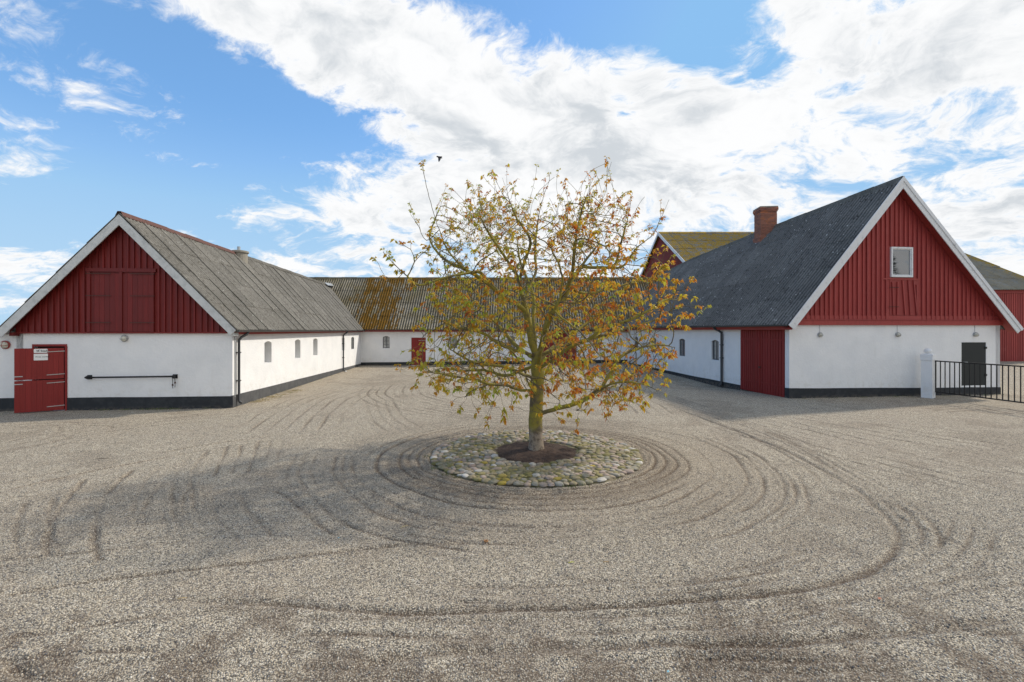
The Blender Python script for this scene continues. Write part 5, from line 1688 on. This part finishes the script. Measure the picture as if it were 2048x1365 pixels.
# signs on the upper leaf; positions follow the leaf
s0, s1 = fd.s_at_px(67.6), fd.s_at_px(95.5)
Ys = (fd.P((s0 + s1) / 2, 0, 0)).y
za, zb2 = zpx(706.2, Ys), zpx(698.2, Ys)
sg = empty('door_sign', fd.P((s0 + s1) / 2, .0, za), 'rounded white sign with a black horse and the word Stall on the upper door leaf', 'sign', 'signs on the stable door')
rrect(fd, s0, s1, za, zb2, .025, .0045, .006).build('sign_plate', SIGN_WHITE, sg)
text_mesh('Stall', .085, fd, lerp(s0, s1, .48), .0115, za + .035, sg, SIGN_BLACK, squash=1.15)
# horse silhouette
hs = [(0, .62), (.10, .70), (.02, .88), (.12, .80), (.20, .66), (.34, .62), (.52, .64), (.62, .80), (.74, .98), (.80, .99), (.84, .92), (.98, .78), (.95, .72), (.82, .78), (.76, .62), (.78, .46), (.90, .30), (.98, .12), (.94, .10), (.82, .26), (.70, .38),
      (.66, .18), (.74, .02), (.68, 0), (.60, .16), (.58, .38), (.36, .36), (.28, .20), (.10, .04), (.04, .06), (.18, .24), (.20, .40), (.12, .54)]
hw, hh = (s1 - s0) * .25, (zb2 - za) * .66
pts = [fd.P(lerp(s0, s1, .18) + x * hw, .0112, za + (zb2 - za) * .17 + y_ * hh) for x, y_ in hs]
mb = MB(); mb.prism(pts, fd.n * .0015)
mb.build('horse_emblem', SIGN_BLACK, sg)
za, zb2 = zpx(721, Ys), zpx(708, Ys)
sg = empty('door_sign', fd.P((s0 + s1) / 2, .0, za), 'plain white sign with one thin line of small script just below the horse sign', 'sign', 'signs on the stable door')
rrect(fd, s0, s1 + .005, za, zb2, .008, .0045, .006).build('sign_plate', SIGN_WHITE, sg)
text_mesh('Privat område', .048, fd, lerp(s0, s1, .12), .0115, za + (zb2 - za) * .45, sg, SIGN_BLACK, squash=1.15)

# ================================================================== GATE AND POST
gpx, gpy = 16.08, 18.22
pa = R(33)
ux, uy = Vector((math.cos(pa), math.sin(pa), 0)), Vector((-math.sin(pa), math.cos(pa), 0))
post = empty('gate_post', (gpx, gpy, 0), 'square white masonry gate post with a moulded cap and flattened ball', 'gate post')
def sq(mb, hw_, z0, z1, hw2=None):
    hw2 = hw2 or hw_
    c = Vector((gpx, gpy, 0))
    mb.hexa([c + ux * i * hw_ + uy * j * hw_ + Vector((0, 0, z0)) for i, j in ((-1, -1), (1, -1), (1, 1), (-1, 1))] + [c + ux * i * hw2 + uy * j * hw2 + Vector((0, 0, z1)) for i, j in ((-1, -1), (1, -1), (1, 1), (-1, 1))])
mb = MB(); sq(mb, .175, -.2, 1.44); mb.build('shaft', PLASTER, post, bevel=.012)
mb = MB(); sq(mb, .195, 1.441, 1.66); sq(mb, .195, 1.661, 1.70, .12); mb.build('cap', PLASTER, post, bevel=.010)
mb = MB(); mb.lathe((gpx, gpy, 1.69), [(.06, 0), (.07, .02), (.11, .045), (.135, .09), (.13, .14), (.10, .18), (.05, .205), (.005, .212)], 18); mb.build('ball', PLASTER, post, smooth=True)
gate = empty('metal_gate', (16.32, 18.0, .2), 'black steel bar gate hinged on the white post and swinging towards the camera', 'gate')
g0, g1 = Vector((16.29, 18.12, 0)), Vector((16.84, 14.1, 0))
fG = Frame(g0, g1, (-1, 0))
zt_, zb_ = 1.42, .24
LG = fG.len
for z in (zt_, zb_):
    q = MB(); q.box(fG, 0, LG, -.02, .02, z - .022, z + .022); q.build('rail', BLACK_METAL, gate)
q = MB(); q.box(fG, -.045, 0, -.028, .028, zb_ - .022, zt_ + .022); q.build('hanging_stile', BLACK_METAL, gate)
q = MB(); q.box(fG, LG, LG + .045, -.024, .024, zb_ - .022, zt_ + .022); q.build('closing_stile', BLACK_METAL, gate)
nb = int(LG / .165)
for i in range(1, nb):
    q = MB(); x = LG * i / nb; q.box(fG, x - .012, x + .012, -.012, .012, zb_ + .022, zt_ - .022); q.build('bar', BLACK_METAL, gate)
for z in (1.27, .30):
    q = MB(); q.box(fG, -.16, -.045, -.014, .014, z - .02, z + .02); q.build('hinge', RUSTY, gate)
# the post that receives the gate, just outside the picture on the right
p2 = empty('gate_post', (16.9, 13.75, 0), 'second white gate post where the free end of the gate rests', 'gate post')
mb = MB(); mb.hexa([Vector((16.9, 13.78, 0)) + Vector((i * .18, j * .18, z)) for z in (-.2, 1.44) for i, j in ((-1, -1), (1, -1), (1, 1), (-1, 1))]); mb.build('shaft', PLASTER, p2, bevel=.012)
mb = MB(); mb.hexa([Vector((16.9, 13.78, 0)) + Vector((i * .2, j * .2, z)) for z in (1.441, 1.68) for i, j in ((-1, -1), (1, -1), (1, 1), (-1, 1))]); mb.build('cap', PLASTER, p2, bevel=.01)

# ================================================================== BIRD
bY = 22.0
bc = Vector(((878 - 1024) / 943 * bY, bY, zpx(316, bY)))
bird = empty('crow', bc, 'dark crow flying just above the top left shoot of the tree', 'bird')
px_ = bY / 943
def bp(x, y, d=0): return bc + Vector(((x - 878) * px_, d * px_, (316 - y) * px_))
q = MB(); q.tube([bp(873.2, 313.2), bp(874.5, 313.5), bp(876.5, 314.4), bp(878.5, 315.3), bp(880.5, 315.6), bp(882.2, 316.1), bp(883.3, 316.4), bp(884.6, 316.7)], [.02, .03, .04, .055, .05, .036, .022, .006], 10)
q.v = [(x, y, z) for x, y, z in q.v]
CROW = material('crow_feathers', m_flat((0.022, 0.024, 0.03), .55))
q.build('body', CROW, bird, smooth=True)
q = MB(); q.prism([bp(876.2, 314.2, -1), bp(876.6, 319, -2), bp(877.3, 324, -4), bp(878.3, 326.3, -5), bp(880.2, 323.8, -4.5), bp(881.6, 320, -2.5), bp(881.2, 317.5, -1.5), bp(879.8, 315.2, -1)], (0, .02, .004)); q.build('wing', CROW, bird)
q = MB(); q.prism([bp(877, 313.8, 1), bp(879.5, 312, 3), bp(882.2, 311, 5), bp(883.8, 312, 6), bp(883.5, 313.4, 5), bp(881.6, 314.8, 2), bp(879.5, 315.2, 1)], (0, .02, .004)); q.build('wing', CROW, bird)
q = MB(); q.prism([bp(876.2, 313.9), bp(873.4, 312.4), bp(872.7, 313.5), bp(873.6, 314.8), bp(876.2, 314.9)], (0, .03, .003)); q.build('tail', CROW, bird)

# ================================================================== GRASS AND LITTER
def tufts(name, spots_, mat, label, h0, h1):
    mb = MB()
    for (x, y, n, sp_) in spots_:
        for k in range(n):
            a = random.gauss(0, sp_), random.gauss(0, sp_ * .5)
            bx, by = x + a[0], y + a[1]
            bz = gh(bx, by) - .005
            hgt = random.uniform(h0, h1); an = random.uniform(0, 6.28); w = random.uniform(.003, .006)
            lx, ly = math.cos(an) * hgt * random.uniform(.3, .9), math.sin(an) * hgt * random.uniform(.3, .9)
            sx_, sy_ = -math.sin(an) * w, math.cos(an) * w
            mb.add([(bx - sx_, by - sy_, bz), (bx + sx_, by + sy_, bz), (bx + sx_ * .7 + lx * .4, by + sy_ * .7 + ly * .4, bz + hgt * .7), (bx - sx_ * .7 + lx * .4, by - sy_ * .7 + ly * .4, bz + hgt * .7), (bx + lx, by + ly, bz + hgt)], [(0, 1, 2, 3), (3, 2, 4)])
    o = mb.build(name, mat); tag(o, label, 'grass', kind='stuff'); return o
def at_wall(fr, s, d=.12):
    p = fr.P(s, d, 0); return p.x, p.y
tufts('weeds', [(*at_wall(fg, fg.s_at_px(px), .10), random.randint(12, 40), .09) for px in (198, 215, 255, 290, 300, 312, 322, 330, 340, 348, 356, 420)] +
      [(*at_wall(fR, fR.s_at_px(px), .2), 20, .12) for px in (1600, 1660, 1720, 1780, 1805, 1880, 1920, 1960, 1990)] +
      [(TREE[0] + 2.28 * math.cos(a), TREE[1] + 2.28 * math.sin(a), 26, .07) for a in (3.3, 3.7, 3.9, 4.0, 4.9, 5.0)], GRASS, 'low green weeds along the foot of the gable walls and the stone ring', .02, .075)
tufts('dry_grass', [(*at_wall(fs_, s, random.uniform(.15, .55)), 130, .20) for s in (1.2, 1.5, 1.9, 2.4, 2.7, 3.2, 3.8, 4.3, 4.6)] + [(*at_wall(fs_, s, .1), 25, .1) for s in (6, 7.5, 9, 11, 12.5, 14, 18.5)], DRYGRASS, 'flattened straw coloured grass along the yard side of the left barn', .015, .06)
def litter(name, px, py, label, kind='stick', L=.12, ang=0, col=(0.4, 0.3, 0.12), cat='twig'):
    x, y = GP(px, py); z = gh(x, y) + .012
    mt = material(name + '_surface', m_flat(col, .7))
    q = MB()
    if kind == 'stick':
        dx, dy = math.cos(ang) * L / 2, math.sin(ang) * L / 2
        q.tube([(x - dx, y - dy, z), (x, y, z + .006), (x + dx, y + dy, z + .002)], [.004, .005, .003], 6)
    elif kind == 'ring':
        n = 14
        pts = [(x + .022 * math.cos(2 * math.pi * i / n), y + .022 * math.sin(2 * math.pi * i / n), z + .004) for i in range(n + 1)]
        q.tube(pts, .008, 6, cap=False)
    else:
        q.prism([(x - L / 2, y - L * .3, z), (x + L / 2, y - L * .4, z + .004), (x + L / 2, y + L * .5, z + .006), (x - L / 3, y + L * .45, z + .003)], (0, 0, .003))
    o = q.build(name, mt); tag(o, label, cat); return o
litter('washer', 972, 1085, 'small round brown ring lying on the gravel below the stone bed', 'ring', col=(0.33, 0.17, 0.07), cat='ring')
litter('plastic_strip', 1143, 1128, 'short bright yellow strip lying on the gravel', L=.065, ang=.15, col=(0.55, 0.53, 0.06), cat='litter')
litter('straw', 1212, 1126, 'thin tan straw right of the yellow strip', L=.06, ang=-.1, col=(0.45, 0.30, 0.14), cat='straw')
litter('straw', 808, 1056, 'pale straw lying left of the round brown ring', L=.11, ang=.7, col=(0.5, 0.40, 0.2), cat='straw')
litter('straw', 365, 1198, 'pair of tan straws in the left foreground', L=.08, ang=.2, col=(0.42, 0.30, 0.14), cat='straw')
litter('stick', 205, 918, 'dark short stick on the gravel at the left', L=.24, ang=.25, col=(0.05, 0.035, 0.03), cat='stick')
litter('stick', 1791, 1098, 'dark brown stick lying across the wheel track on the right', L=.10, ang=-.15, col=(0.10, 0.06, 0.045), cat='stick')
litter('brick_chip', 1759, 1203, 'small orange chip of brick on the right foreground gravel', 'chip', L=.024, col=(0.5, 0.16, 0.08), cat='brick chip')
litter('blue_scrap', 1336, 1347, 'tiny pale blue scrap at the bottom of the picture', 'chip', L=.016, col=(0.25, 0.55, 0.65), cat='litter')
litter('blue_scrap', 677, 1078, 'tiny pale blue scrap left of the stone ring shadow', 'chip', L=.016, col=(0.3, 0.55, 0.62), cat='litter')
print('objects', len(bpy.data.objects))

# ================================================================== CONIFER behind the viewpoint (seen mirrored in the gable window)
con = empty('conifer', (38.5, 0.5, 0), 'tall dark conifer mirrored in the small gable window', 'tree')
q = MB(); q.tube([(38.5, .5, -.2), (38.5, .5, 4), (38.55, .5, 9.0)], [.2, .13, .03], 8); q.build('trunk', TWIG, con, smooth=True)
q = MB()
for k in range(2600):
    z = random.uniform(1.2, 9.4); a = random.uniform(0, 6.283); rr_ = (9.7 - z) * .30 * random.uniform(.3, 1.05) ** .5 * (1 + .25 * math.sin(z * 5 + a))
    c = Vector((38.5 + rr_ * math.cos(a), .5 + rr_ * math.sin(a), z - rr_ * .25))
    d = Vector((math.cos(a), math.sin(a), random.uniform(-.5, .3))) * random.uniform(.2, .4)
    w = Vector((-math.sin(a), math.cos(a), random.uniform(-.4, .4))) * .08
    q.add([c - w, c + w, c + d], [(0, 1, 2)])
tag(q.build('crown', material('conifer_needles', lambda g, p, r: {'Base Color': (0.035, 0.06, 0.025), 'Roughness': 0.8}), con), kind='stuff')
print('objects', len(bpy.data.objects))
